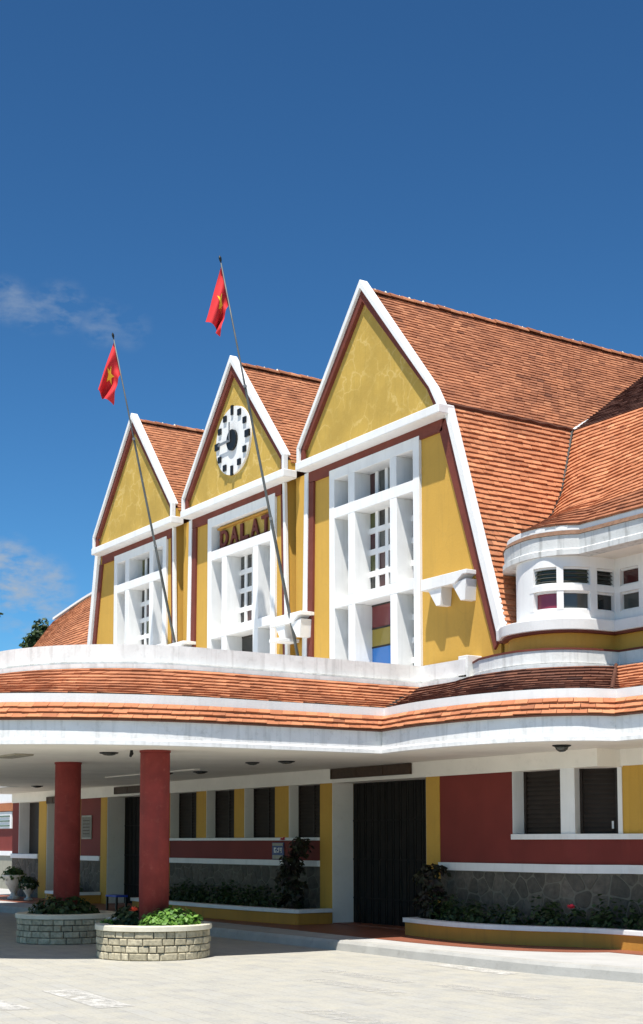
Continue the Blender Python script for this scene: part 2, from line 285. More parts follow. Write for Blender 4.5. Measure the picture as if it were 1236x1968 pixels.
def crom(P,n=10):
    out=[]
    for i in range(len(P)-1):
        p0=P[max(i-1,0)];p1=P[i];p2=P[i+1];p3=P[min(i+2,len(P)-1)]
        for k in range(n):
            t=k/n
            out.append(tuple(.5*((2*p1[j])+(-p0[j]+p2[j])*t+(2*p0[j]-5*p1[j]+4*p2[j]-p3[j])*t*t+(-p0[j]+3*p1[j]-3*p2[j]+p3[j])*t**3) for j in range(len(p1))))
    return out+[tuple(P[-1])]
def arcs(path):
    L=[0]
    for a,b in zip(path,path[1:]): L.append(L[-1]+math.dist(a,b))
    return L
def at(path,s,L=None):
    L=L or arcs(path); s=max(0,min(L[-1],s))
    lo=0; hi=len(L)-1
    while hi-lo>1:
        m_=(lo+hi)//2
        if L[m_]<=s: lo=m_
        else: hi=m_
    t=(s-L[lo])/max(L[hi]-L[lo],1e-9)
    return tuple(path[lo][k]+(path[hi][k]-path[lo][k])*t for k in range(len(path[0])))
def resample(path,n):
    L=arcs(path); return [at(path,L[-1]*i/n,L) for i in range(n+1)]
def subpath(path,s0,s1):
    L=arcs(path); return [at(path,s0,L)]+[tuple(p) for p,l in zip(path,L) if s0+1e-4<l<s1-1e-4]+[at(path,s1,L)]
def mirror(path): return [(-6.77-x,y) for x,y in reversed(path)]
def empty(name,loc,label,cat,group=None,rz=0):
    o=bpy.data.objects.new(name,None); col.objects.link(o); o.location=loc; o.rotation_euler=(0,0,rz); o.empty_display_size=.2
    o['label']=label; o['category']=cat
    if group: o['group']=group
    return o
def tag(o,label,cat,group=None):
    o['label']=label; o['category']=cat
    if group: o['group']=group
    return o
def copy_tree(o,parent=None):
    c=o.copy(); col.objects.link(c); c.parent=parent
    for ch in list(o.children): copy_tree(ch,c)
    return c
def rp(b,parent):   # unused offset helper: parts are built in world space under an Empty at the origin of the thing
    return b
# ------------------------------------------------------------------ master plan paths
def ell(cx,cy,a,b,t0,t1,n): return [(cx+a*math.cos(math.radians(t0+(t1-t0)*i/n)),cy+b*math.sin(math.radians(t0+(t1-t0)*i/n))) for i in range(n+1)]
O1=[(-3.385,-8.75)]+ell(.9,-4.55,3.4,4.2,-90,0,30)+[(4.3,-1.93)]
P1=[(-3.385,-6.8)]+ell(.85,-4.45,2.35,2.35,-90,0,24)+[(3.13,-.3)]
O2=crom([(4.3,-1.93),(5.3,-2.07),(6.45,-2.04),(7.4,-1.78),(7.95,-1.35),(8.14,-.88)],10)
P2=crom([(3.13,-.3),(4.29,-.36),(5.04,-.60),(5.93,-.56),(6.5,-.25),(6.85,.1),(6.92,.40)],8)
O3=[(8.14,-.88),(12.5,-.85)]; P3=[(6.92,.40),(12.5,.40)]
O3l=[(-16.5,-.86),(-14.91,-.88)]; P3l=[(-16.5,.40),(-13.69,.40)]
OUT=O3l+mirror(O2)[1:]+mirror(O1)[1:]+O1[1:]+O2[1:]+O3[1:]
W=crom([(4.80,.34),(5.08,.08),(5.45,-.19),(5.86,-.27),(6.15,-.2),(6.4,.1),(6.48,.45),(6.5,.78)],10)+[(12.5,.78)]
# ------------------------------------------------------------------ setting
def sheet(name,x0,x1,y0,y1,z,mat):
    return MB().add([(x0,y0,z),(x1,y0,z),(x1,y1,z),(x0,y1,z)],[(0,1,2,3)]).obj(name,mat,kind='structure')
sheet('ground',-400,400,-400,400,0,M['ground'])
KP=[(-30,-2.35),(-12,-2.35),(0,-2.32),(3.8,-2.28),(7.9,-2.34),(9.6,-2.1),(14,-1.6),(30,-1.6)]
kp=crom(KP,6)
# pavement, floor, kerb
pv=MB(); inner=offset(kp,-.16); pv.slab([(30,12)]+list(reversed(inner))+[(-30,12)],-.05,.15); pv.obj('pavement',M['pave'],kind='structure')
FL=[(-16.6,-1.4)]+[(-6,-1.4),(0,-1.45),(3.6,-1.62)]+crom([(4.6,-1.66),(5.6,-1.6),(6.6,-1.42),(7.3,-1.0),(7.6,-.55)],6)+[(12.5,-.5)]
MB().slab([(12.5,.44)]+list(reversed(FL))+[(-16.6,.44)],.149,.158).obj('tiled_floor',M['tilefloor'],kind='structure')
k=MB(); k.sweep(kp,[(-.16,-.02),(0.02,-.02),(.0,.11),(-.03,.152),(-.16,.156)]); k.obj('kerb',M['kerb'],kind='structure')
# worn painted marks
def quad(name,pts,z,mat):
    o=MB().add([(x,y,z) for x,y in pts],[(0,1,2,3)]).obj(name,mat,kind='structure'); return o
for pts in ([(6.68,-8.24),(8.55,-8.40),(8.60,-8.02),(6.74,-7.86)],[(6.3,-2.66),(6.5,-2.40),(8.0,-2.50),(8.1,-2.78)],[(6.2,-9.3),(8.2,-9.3),(8.25,-8.95),(6.25,-8.93)],
            ):
    quad('road_marking',pts,.004,M['worn'])
for pts in ([(9.8,-6.9),(11.9,-7.0),(12.0,-6.65),(9.9,-6.55)],[(7.2,-5.2),(9.2,-5.3),(9.2,-5.0),(7.2,-4.9)],[(8.6,-4.3),(10.4,-4.4),(10.4,-4.1),(8.6,-4.0)],[(6.3,-4.4),(8.2,-4.5),(8.2,-4.2),(6.3,-4.1)]):
    quad('road_marking',pts,.004,M['faint'])
# ------------------------------------------------------------------ station building
ST=empty('station_building',(0,0,0),'yellow railway station with three steep gables, orange tiled roofs and curved canopy','building')
def part(b,name,mat,parent=ST,**kw): return b.obj(name,mat,parent,**kw)
YW=M['yellow']
# --- gable fronts
APEX=11.66; EAVE=8.78
CX=[1.38,-3.36,-8.10]
OFF=[0.0,-4.74,-9.48]
def wallbox(b,x0,x1,z0,z1,y0=0.0,y1=.36):
    b.box(x0,x1,y0,y1,z0,z1)
WT=8.50; WB=4.25
for gi,(cx,of) in enumerate(zip(CX,OFF)):
    b=MB(); wl=of-.90 if gi<2 else None; wr=of+3.05
    zt=8.75; z0=4.2
    x0,x1=of+0.004,of+2.776
    # left side
    if gi==2: b.prism([(x0,z0),(x0,zt),(-10.32,zt),(-11.35,z0)],0,.30)
    else: b.prism([(x0,z0),(x0,zt),(of-.80,zt),(of-.95,z0)],0,.36)
    if gi==0: b.prism([(x1,z0),(4.80,z0),(4.80,4.72),(3.40,zt-.1),(x1,zt-.1)],0,.30)
    else: b.prism([(x1,z0),(of+3.30,z0),(of+3.10,zt),(x1,zt)],0,.36)
    b.box(x0,x1,0,.36,WT,zt)
    part(b,'gable_wall',YW)
    # tympanum
    ty=MB(); ty.prism([(cx-2.0,EAVE-.02),(cx+2.0,EAVE-.02),(cx+2.0,9.02),(cx,APEX-.38),(cx-2.0,9.02)],-.17,-.02); part(ty,'tympanum',M['tymp'])
    hw=2.14; R=.06
    hl=hw; hr=hw if gi else 2.20
    # white rake boards (each side), brown inner boards
    def rake(side,w0,w1,y0,y1,zb,zsh,topdrop,name,mat,h):
        # polygon between outline inset w0 and inset w1
        sx=side
        def outline(w):
            dx=h-w; slope=(APEX-9.08)/h
            return [(cx+sx*dx,zb),(cx+sx*dx,9.08-w*.35),(cx,APEX-w*1.95)]
        a=outline(w0); c=outline(w1)
        MB().prism([a[1],a[2],c[2],c[1]],y0,y1).obj(name,mat,ST,bevel=.010)
        MB().prism([a[0],a[1],c[1],c[0]],y0+.002,-.20).obj(name,mat,ST,bevel=.006)
    for sd_,h in ((-1,hl),(1,hr))[:1 if gi==0 else 2]:
        rake(sd_,0,.08,-.30,-.13,EAVE-.03,0,0,'rake_board',M['white'],h)
        rake(sd_,.08,.20,-.25,-.13,EAVE+.02,0,0,'rake_trim',M['brown'],h)
        MB().box(min(cx+sd_*(h-.02),cx+sd_*(h-.16)),max(cx+sd_*(h-.02),cx+sd_*(h-.16)),-.198,0,EAVE-.02,8.98).obj('gable_cheek',YW,ST)
    if gi==0:
        for w0,w1,y0_,nm,mt in ((0,.08,-.30,'rake_board','white'),(.08,.20,-.25,'rake_trim','brown')):
            q0=[(cx+2.29-w*1.02,8.79) for w in (w0,w1)]; q1=[(cx,APEX-w*1.95) for w in (w0,w1)]; qm=[(cx+2.09-w,9.13) for w in (w0,w1)]
            MB().prism([q0[0],qm[0],q1[0],q1[1],qm[1],q0[1]],y0_,-.13).obj(nm,M[mt],ST,bevel=.008)
    MB().box(cx-hl-.01,cx+(hr if gi else 2.29)+.01,-.32,.0,8.635,8.79).obj('gable_beam',M['white'],ST,bevel=.015)
    # return of the box on the right-hand side of gables (yellow cheek)
    # brown band under the beam and side trims
    MB().box(of-.74,of+(3.0 if gi else 3.42),-.045,.0,8.43,8.632).obj('brown_band',M['brown'],ST)
    if gi==2:
        MB().prism([(-10.36,8.44),(-10.20,8.42),(-11.0,z0+.1),(-11.18,z0+.1)],-.045,.0).obj('side_trim',M['brown'],ST)
        MB().prism([(-10.52,8.72),(-10.36,8.72),(-11.18,z0+.1),(-11.36,z0+.1)],-.10,.0).obj('edge_board',M['white'],ST,bevel=.01)
    else:
        MB().prism([(of-.72,8.42),(of-.55,8.42),(of-.62,z0+.1),(of-.80,z0+.1)],-.045,.0).obj('side_trim',M['brown'],ST)
        MB().prism([(of-.84,8.63),(of-.72,8.63),(of-.80,z0+.1),(of-.95,z0+.1)],-.07,.0).obj('edge_board',M['white'],ST,bevel=.01)
    if gi==0:
        MB().prism([(3.34,8.44),(3.52,8.63),(4.84,4.80),(4.68,4.62)],-.045,.0).obj('side_trim',M['brown'],ST)
        MB().prism([(3.53,8.80),(3.66,8.80),(4.98,4.86),(4.98,4.74),(4.86,4.74)],-.12,.02).obj('edge_board',M['white'],ST,bevel=.01)
    else:
        MB().prism([(of+2.99,8.42),(of+3.09,8.42),(of+3.22,z0+.1),(of+3.10,z0+.1)],-.045,.0).obj('side_trim',M['brown'],ST)
        MB().prism([(of+3.09,8.63),(of+3.17,8.63),(of+3.32,z0+.1),(of+3.22,z0+.1)],-.07,.0).obj('edge_board',M['white'],ST,bevel=.01)
        # recessed wall and side between gables
        MB().box(of+3.30,of+3.80,.12,.6,4.2,8.70).obj('recess_wall',YW,ST)
    # --- big window
    win=MB(); xs=[0,.17,.62,.83,1.92,2.12,2.60,2.78]; y0_,y1_=-.055,.34
    zs=[(8.30,8.50),(7.57,7.77),(5.89,6.08),(4.20,4.42)]
    for a_,b_ in ((0,.17),(2.60,2.78)): win.box(of+a_,of+b_,y0_,y1_,4.20,8.50)
    for a_,b_ in zs: win.box(of+.17,of+2.60,y0_+.002,y1_-.002,a_,b_)
    for a_,b_ in ((.62,.83),(1.92,2.12)):
        for z0_,z1_ in ((7.77,8.30),(6.08,7.57),(4.42,5.89)):
            if gi==1 and z0_==7.77: continue
            win.box(of+a_,of+b_,y0_+.004,y1_-.004,z0_,z1_)
    wo=win.obj('gable_window',M['white'],ST,bevel=.008)
    cells=[(.17,.62),(.83,1.92),(2.12,2.60)]
    MB().box(of+.05,of+2.7,.50,.52,4.25,8.48).obj('dark_backing',M['void'],wo)
    rng=random.Random(gi*5+2)
    for ci,(a_,b_) in enumerate(cells):
        vb=[1.025,1.33,1.63] if ci==1 else [(a_+b_)/2-.04]
        for ri,(z0_,z1_) in enumerate(((7.77,8.30),(6.08,7.57),(4.42,5.89))):
            if gi==1 and ri==0: continue
            if ri==2 and ci==1:
                for zz0,zz1,gm in ((5.47,5.89,'brick'),(5.13,5.47,'mustard'),(4.42,5.13,'sky')) if gi==0 else ((5.3,5.89,'dark'),(4.42,5.3,'mustard')):
                    MB().box(of+a_,of+b_,.330,.338,zz0,zz1-.03).obj('pane',G[gm],wo)
                    MB().box(of+a_,of+b_,.322,.342,zz1-.03,zz1).obj('glazing_bar',M['dark'],wo)
                continue
            hb=[] if ri==0 else ([7.235,6.845,6.445] if ri==1 else [5.5,5.1,4.75])
            for x in vb: MB().box(of+x,of+x+.09,.27,.335,z0_,z1_).obj('glazing_bar',M['white'],wo)
            for z in hb: MB().box(of+a_,of+b_,.268,.333,z-.05,z+.05).obj('glazing_bar',M['white'],wo)
            ex=[a_]+[q for x in vb for q in (x,x+.09)]+[b_]; ez=[z0_]+[q for z in reversed(hb) for q in (z-.05,z+.05)]+[z1_]
            for i in range(0,len(ex),2):
                for j in range(0,len(ez),2):
                    gm=rng.choice(['dark','dark','olive','maroon','grey'])
                    MB().box(of+ex[i],of+ex[i+1],.30,.306,ez[j],ez[j+1]).obj('pane',G[gm],wo)
# --- roofs (tiles)
TILES=[]   # (verts, faces, tint)
def tile_surface(S,rows,w,weather,thick=.022,overlap=1.3,lenj=0,ujit=.0):
    rg=random.Random(rows*7+int(w*1000))
    for j in range(rows):
        v0=j/rows; v1=min((j+overlap)/rows,1.0)
        K=24; pts=[Vector(S(i/K,v0)) for i in range(K+1)]; L=sum((pts[i+1]-pts[i]).length for i in range(K))
        n=max(1,int(round(L/w))); off=.5 if j%2 else 0
        for i in range(-1 if off else 0,n):
            u0=max(0,(i+off)/n); u1=min(1,(i+1+off)/n)
            if u1-u0<.15/n: continue
            g=.002/L
            a=Vector(S(u0+g,v0)); b=Vector(S(u1-g,v0)); c=Vector(S(u1-g,v1)); d=Vector(S(u0+g,v1))
            nn=(b-a).cross(d-a)
            if nn.length<1e-9: continue
            nn.normalize(); dn=(a-d).normalized()
            t=thick*rg.uniform(.85,1.25); jj=dn*rg.uniform(-.006,.010); sk=rg.uniform(-.004,.004)
            a2=a+nn*(t+.008+sk)+jj; b2=b+nn*(t+.008-sk)+jj; c2=c+nn*.006; d2=d+nn*.006
            a1=a+nn*.002+jj; b1=b+nn*.002+jj
            wv=weather(u0,v0) if callable(weather) else weather
            TILES.append(([a1,b1,a2,b2,c2,d2],[(2,3,4,5),(0,1,3,2),(0,2,5),(1,4,3)],(rg.random(),wv+rg.uniform(-.08,.08)+(.4 if rg.random()<.02 else 0))))
def deck(S,n=24,mname='roof_deck',drop=.01,m=8):
    b=MB(); vs=[]; 
    for j in range(m+1):
        for i in range(n+1):
            vs.append(Vector(S(i/n,j/m)))
    nn=(vs[n//2+1]-vs[n//2]).cross(vs[(n+1)*m+n//2]-vs[n//2]).normalized()*drop
    b.add([p-nn for p in vs],[(j*(n+1)+i,j*(n+1)+i+1,(j+1)*(n+1)+i+1,(j+1)*(n+1)+i) for j in range(m) for i in range(n)])
    return b.obj(mname,M['underlay'],ST)
lerp=lambda a,b,t:tuple(x+(y-x)*t for x,y in zip(a,b))
RZ=11.46
# gable 3 (nearest) right upper slope, up to the valley with the wing
VAL=[(3.50,2.80,8.84),(1.38,6.9,RZ)]
def S_up3(u,v):
    a=(3.50+(1.38-3.50)*v,-.14,8.84+(RZ-8.84)*v); yv=2.80+(7.6-2.80)*v
    return (a[0],a[1]+(yv-a[1])*u,a[2])
tile_surface(S_up3,36,.165,.62,.018); deck(S_up3)
for gi in (1,2):
    cx=CX[gi]
    def S_g(u,v,cx=cx): return (cx+2.12+(-2.12)*v,-.13+6.9*u,8.93+(RZ-8.93)*v)
    tile_surface(S_g,34,.165,.42,.018); deck(S_g)
for gi in (0,1,2):
    cx=CX[gi]
    deck(lambda u,v,cx=cx:(cx-2.12+2.12*v,6.8-6.9*u,8.93+(RZ-8.93)*v))
# mansard slope right of gable 3
VM=[(4.93,.45,4.86),(4.46,.45,6.2),(4.44,1.62,6.25),(4.20,1.62,6.96),(3.97,2.08,7.52),(3.66,2.56,8.39),(3.50,2.80,8.84)]
def yval(z):
    for a,b in zip(VM,VM[1:]):
        if z<=b[2]+1e-6: 
            t=max(0,(z-a[2])/(b[2]-a[2])); return a[1]+(b[1]-a[1])*t
    return 2.8
def S_man(u,v):
    z=4.86+(8.84-4.86)*v; x=4.96+(3.50-4.96)*v; return (x,-.02+(yval(z)+.02)*u,z)
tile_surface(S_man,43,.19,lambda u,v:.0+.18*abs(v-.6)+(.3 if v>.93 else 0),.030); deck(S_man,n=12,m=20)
deck(lambda u,v:(-11.6+1.1*v,7-7*u,4.86+3.98*v),mname='roof_deck')
# wing lower roof (right): valley curve, eave curve, break curve
EVF=crom([(4.46,.55),(4.70,.22),(5.15,-.10),(5.8,-.25),(6.25,-.12),(6.5,.10)],8)+[(9.2,.10),(12.5,.10)]
EV=[p for p in EVF if p[0]>5.55]
BK=[(3.50,2.80),(5.5,2.82),(12.5,2.84)]
LE=arcs(EV); LB=arcs(BK)
def vcurve(v):
    z=6.28+(8.84-6.28)*v
    if z<6.96:
        t=(z-6.28)/.68; return Vector((EV[0][0]+(4.20-EV[0][0])*t,EV[0][1]+(1.62-EV[0][1])*t,z))
    y=yval(z); x=4.96+(3.50-4.96)*(z-4.86)/3.98; return Vector((x,y,z))
def S_wing(u,v):
    e=at(EV,LE[-1]*u,LE); b=at(BK,LB[-1]*u,LB)
    p=Vector((e[0]+(b[0]-e[0])*v,e[1]+(b[1]-e[1])*v-.10*math.sin(math.pi*v),6.28+2.56*v))
    p0=Vector((EV[0][0]+(BK[0][0]-EV[0][0])*v,EV[0][1]+(BK[0][1]-EV[0][1])*v-.10*math.sin(math.pi*v),6.28+2.56*v))
    return p+(vcurve(v)-p0)*(1-u)**5
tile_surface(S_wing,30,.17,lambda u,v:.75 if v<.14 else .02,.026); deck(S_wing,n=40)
RG=[(1.38,7.2),(12.5,7.2)]
def S_wup(u,v):
    b=at(BK,LB[-1]*u,LB); r=(1.38+11.12*u,7.2)
    return (b[0]+(r[0]-b[0])*v,b[1]+(r[1]-b[1])*v,8.84+(RZ-8.84)*v)
tile_surface(S_wup,34,.2,1.8,.018); deck(S_wup)
# left wing roof with hip
TLft=[(-10.35,2.7,8.84),(-11.6,2.3,8.80),(-13.2,1.8,8.62),(-14.6,1.5,8.36),(-15.9,1.05,7.86)]
TLB=crom(list(reversed([(-10.6,.9,6.3),(-12.0,.1,6.3),(-13.27,.05,6.3),(-15.0,.05,6.3),(-16.5,.05,6.3)])),6); TLT=crom(list(reversed(TLft)),6)
LA=arcs(TLB); LT=arcs(TLT)
def S_lw(u,v): return lerp(at(TLB,LA[-1]*u,LA),at(TLT,LT[-1]*u,LT),v)
tile_surface(S_lw,26,.17,.35,.022); deck(S_lw)
deck(lambda u,v:lerp(at(TLT,LT[-1]*(1-u),LT),(-10.4-5.6*u,6.5,6.15),v))
MB().add([(-16.3,.10,6.28),(-16.0,6.5,6.1),(-15.9,1.05,7.84)],[(0,1,2)]).obj('roof_hip_face',M['underlay'],ST)
for k_,(dz,dy,s0,s1) in enumerate(((.03,.0,0.0,2.2),(.10,.14,.45,2.6),(.17,.28,1.0,3.4))):
    pts=[(p[0],p[1]+dy,p[2]+dz) for p in subpath([tuple(p) for p in TLT],s0,s1)]
    b=MB()
    for a_,c_2 in zip(pts,pts[1:]):
        b.add([(a_[0],a_[1]-.05,a_[2]),(c_2[0],c_2[1]-.05,c_2[2]),(c_2[0],c_2[1]+.05,c_2[2]+.02),(a_[0],a_[1]+.05,a_[2]+.02),
               (a_[0],a_[1]-.05,a_[2]+.06),(c_2[0],c_2[1]-.05,c_2[2]+.06),(c_2[0],c_2[1]+.05,c_2[2]+.07),(a_[0],a_[1]+.05,a_[2]+.07)],
              [(0,3,2,1),(4,5,6,7),(0,1,5,4),(1,2,6,5),(2,3,7,6),(3,0,4,7)])
    b.obj('roof_flashing',M['white'],ST)
# canopy and lower roofs
def ruled(Oc,Pc,oo,zo,po,zp,n):
    a=resample(offset(Oc,oo),n) if oo is not None else None
    b=resample(offset(Pc,po),n); LAa=arcs(a); LBb=arcs(b)
    def S(u,v):
        p=at(a,LAa[-1]*u,LAa); q=at(b,LBb[-1]*u,LBb); return (p[0]+(q[0]-p[0])*v,p[1]+(q[1]-p[1])*v,zo+(zp-zo)*v-.035*math.sin(math.pi*v))
    return S
# shared corner vertices: offset the full path once, then cut it into its sections
def sections(off):
    full=offset(OUT,off); idx=[0,len(O3l)-1]; n2=len(O2)-1; n1=len(O1)-1
    i1=idx[1]; i2=i1+n2; i3=i2+2*n1; i4=i3+n2
    return [full[i1*0:i1+1],full[i1:i2+1],full[i2:i3+1],full[i3:i4+1],full[i4:]]
PFULL=P3l+mirror(P2)[1:]+mirror(P1)[1:]+P1[1:]+P2[1:]+P3[1:]
def psections(off):
    full=offset(PFULL,off); n2=len(P2)-1; n1=len(P1)-1; i1=len(P3l)-1; i2=i1+n2; i3=i2+2*n1; i4=i3+n2
    return [full[:i1+1],full[i1:i2+1],full[i2:i3+1],full[i3:i4+1],full[i4:]]
def ruled2(A,B,zo,zp,sag=.03):
    a=resample(A,60); b=resample(B,60); la=arcs(a); lb=arcs(b)
    def S(u,v):
        p=at(a,la[-1]*u,la); q=at(b,lb[-1]*u,lb); return (p[0]+(q[0]-p[0])*v,p[1]+(q[1]-p[1])*v,zo+(zp-zo)*v-sag*math.sin(math.pi*v))
    return S
oa=sections(-.34); pb=psections(.14); s_lo=sections(.03); s_hi=sections(-.10)
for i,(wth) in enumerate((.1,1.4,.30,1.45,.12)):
    # the middle canopy section is split in two halves so tiles follow the curve evenly
    pieces=[(oa[i],pb[i],s_lo[i],s_hi[i])]
    if i==2:
        h=lambda s:[s[:len(s)//2+1],s[len(s)//2:]]
        pieces=list(zip(h(oa[i]),h(pb[i]),h(s_lo[i]),h(s_hi[i])))
    for A,B,C1,C2 in pieces:
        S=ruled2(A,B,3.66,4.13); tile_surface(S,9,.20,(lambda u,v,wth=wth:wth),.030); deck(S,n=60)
        S=ruled2(C1,C2,3.30,3.53,0); tile_surface(S,3,.20,.06,.032,overlap=1.1); deck(S,n=60)
# choose the 300 tiles that show largest, build them as parts; the rest is one part
def area(t):
    ps=[project(p) for p in t[0][2:6]]
    if any(p[2]<1 for p in ps): return 0
    mx_=sum(p[0] for p in ps)/4; my_=sum(p[1] for p in ps)/4
    if not(0<mx_<1236 and 0<my_<1968): return 0
    a=0
    fr=[project(t[0][k]) for k in (0,1,4,5)]
    for i in range(4): a+=fr[i][0]*fr[(i+1)%4][1]-fr[(i+1)%4][0]*fr[i][1]
    return -a*.5
order=sorted(range(len(TILES)),key=lambda i:-area(TILES[i]))
big=set(order[:300])
for i in order[:300]:
    b=MB(); b.add(*TILES[i][:2],tint=TILES[i][2]); b.obj('roof_tile',M['tile'],ST)
rest=MB()
for i,t in enumerate(TILES):
    if i not in big: rest.add(t[0],t[1],tint=t[2])
rest.obj('roof_tiles',M['tile'],ST,kind='stuff')
# ridge tiles
def ridge(p0,p1,n,r=.085,name='ridge_tile'):
    p0=Vector(p0); p1=Vector(p1); d=(p1-p0)/n; rg=random.Random(n)
    ax=d.normalized(); side=ax.cross(Vector((0,0,1))).normalized(); upv=side.cross(ax)
    for i in range(n):
        a=p0+d*i+ax*-.02; b=a+d*1.06; r0=r*1.12; r1=r*.92; vs=[]; K=6
        jz=rg.uniform(-.008,.012)
        for p,rr in ((a,r0),(b,r1)):
            for k in range(K+1):
                t=math.pi*k/K; vs.append(p+side*math.cos(t)*rr+upv*(math.sin(t)*rr*.9+jz))
        vs2=[v-upv*.02 for v in vs]
        fs=[(k,k+1,K+1+k+1,K+1+k) for k in range(K)]+[(k+1,k,k+2*(K+1),k+1+2*(K+1)) for k in range(K)]
        b_=MB(); b_.add(vs+vs2,fs,tint=(rg.random(),.25+rg.uniform(-.1,.35))); b_.obj(name,M['tile'],ST)
def ridge_lumps(x,y0,y1,n):
    b=MB(); rg=random.Random(n)
    for i in range(n):
        y=y0+(y1-y0)*(i+.5)/n+rg.uniform(-.03,.03); r=rg.uniform(.012,.036)
        if rg.random()<.3: continue
        zc=RZ+.085; vs=[(x+r*math.cos(k*1.047)*1.3,y+r*math.sin(k*1.047)*1.3,zc-.02) for k in range(6)]+[(x+rg.uniform(-.01,.01),y,zc+r*.8)]
        b.add(vs,[(k,(k+1)%6,6) for k in range(6)])
    b.obj('ridge_mortar',M['coping'],ST,kind='stuff')
ridge_lumps(CX[0],-.1,7.1,27); ridge_lumps(CX[1],-.1,6.7,26); ridge_lumps(CX[2],-.1,6.7,26)
ridge((CX[0],-.2,RZ+.0),(CX[0],7.2,RZ+.0),27)
ridge((CX[1],-.2,RZ+.0),(CX[1],6.8,RZ+.0),26)
ridge((CX[2],-.2,RZ+.0),(CX[2],6.8,RZ+.0),26)
ridge((CX[0],7.2,RZ),(12.5,7.2,RZ),40)
# valley and hip fillets (mortar)
def fillet(pts,r,mat,name): MB().tube(pts,r,6).obj(name,mat,ST)
fillet([S_up3(1,v/12) for v in range(13)],.05,M['grey_old'],'valley_mortar')
fillet([(p[0]+.02,p[1]-.03,p[2]) for p in [tuple(vcurve(.23+.77*v/10)) for v in range(11)]],.035,M['black'],'valley_gutter')
fillet([(3.52,-.05+2.85*t/14,8.86+.012*math.sin(t*3)) for t in range(15)],.035,M['underlay'],'break_flashing')
for a_,b_ in (((3.95,-1.62,3.66),(3.20,-.40,4.14)),((-10.72,-1.62,3.66),(-9.97,-.40,4.14))):
    fillet([lerp(a_,b_,t/6) for t in range(7)],.030,M['black'],'valley_gutter')
fillet([lerp((7.86,-.66,3.68),(6.98,.30,4.16),t/6) for t in range(7)],.03,M['underlay'],'hip_flashing')
# fascia, curb, gutter, parapet
part(MB().sweep(OUT,[(-.12,2.952),(.035,2.952),(.035,3.01),(.012,3.03),(.012,3.279),(-.12,3.279)]),'canopy_fascia',M['grey_old'])
part(MB().sweep(OUT,[(.0,3.280),(.066,3.280),(.066,3.296),(.0,3.296)]),'shadow_strip',M['underlay'])  # strip added under the tiles so the fascia shadow ends straight
part(MB().sweep(OUT,[(-.20,3.53),(-.10,3.53),(-.095,3.655),(-.20,3.665)]),'gutter_curb',M['white'])
part(MB().sweep(OUT,[(-.40,3.55),(-.18,3.55),(-.18,3.57),(-.40,3.57)]),'gutter_bed',M['black'])  # bed coloured black to carry the shadow line behind the curb
# parapet in front of the gables (from left mirror corner to right corner and step)
PARR=P1+[(4.30,-.30)]
PAR=mirror(PARR)+PARR[1:]
part(MB().sweep(PAR,[(.12,4.14),(.12,4.205),(0,4.215),(0,4.245),(.02,4.25),(.02,4.50),(-.18,4.52),(-.18,4.14)]),'parapet',M['white_old'])
MB().box(4.10,4.33,-.30,.0,4.20,4.56).obj('parapet_pier',M['white_old'],ST,bevel=.01)
poly=list(PAR)+[(4.30,.2),(-11.07,.2)]
part(MB().slab(offset(PAR,-.1)+[(4.2,.2),(-10.97,.2)],4.05,4.22),'canopy_roof_slab',M['white_old'])
# right lower band and yellow wall above it
WL=[(4.30,-.10),(4.75,-.33)]+crom([(5.2,-.42),(5.75,-.42),(6.2,-.2),(6.44,.2),(6.52,.82)],8)+[(12.5,.82)]
part(MB().sweep(WL,[(.10,4.14),(.10,4.22),(.04,4.23),(.06,4.24),(.06,4.425),(-.2,4.425),(-.2,4.14)]),'lower_band',M['white_old'])
part(MB().sweep(WL,[(.075,4.427),(.075,4.455),(-.1,4.455),(-.1,4.427)]),'red_string_course',M['brown'])
WY=[(4.88,.0)]+crom([(5.0,-.03),(5.35,-.24),(5.78,-.26),(6.15,-.12),(6.38,.18),(6.46,.80)],8)+[(12.5,.80)]
part(MB().sweep(WY,[(0,4.2),(0,4.78),(-.2,4.78),(-.2,4.2)]),'wing_wall',YW)
part(MB().sweep(WY,[(.10,4.69),(.10,4.722),(-.1,4.722),(-.1,4.69)]),'red_string_course',M['brown'])
part(MB().sweep(WY,[(.14,4.725),(.15,4.89),(-.25,4.92),(-.25,4.725)]),'sill_band',M['white'],bevel=.01)
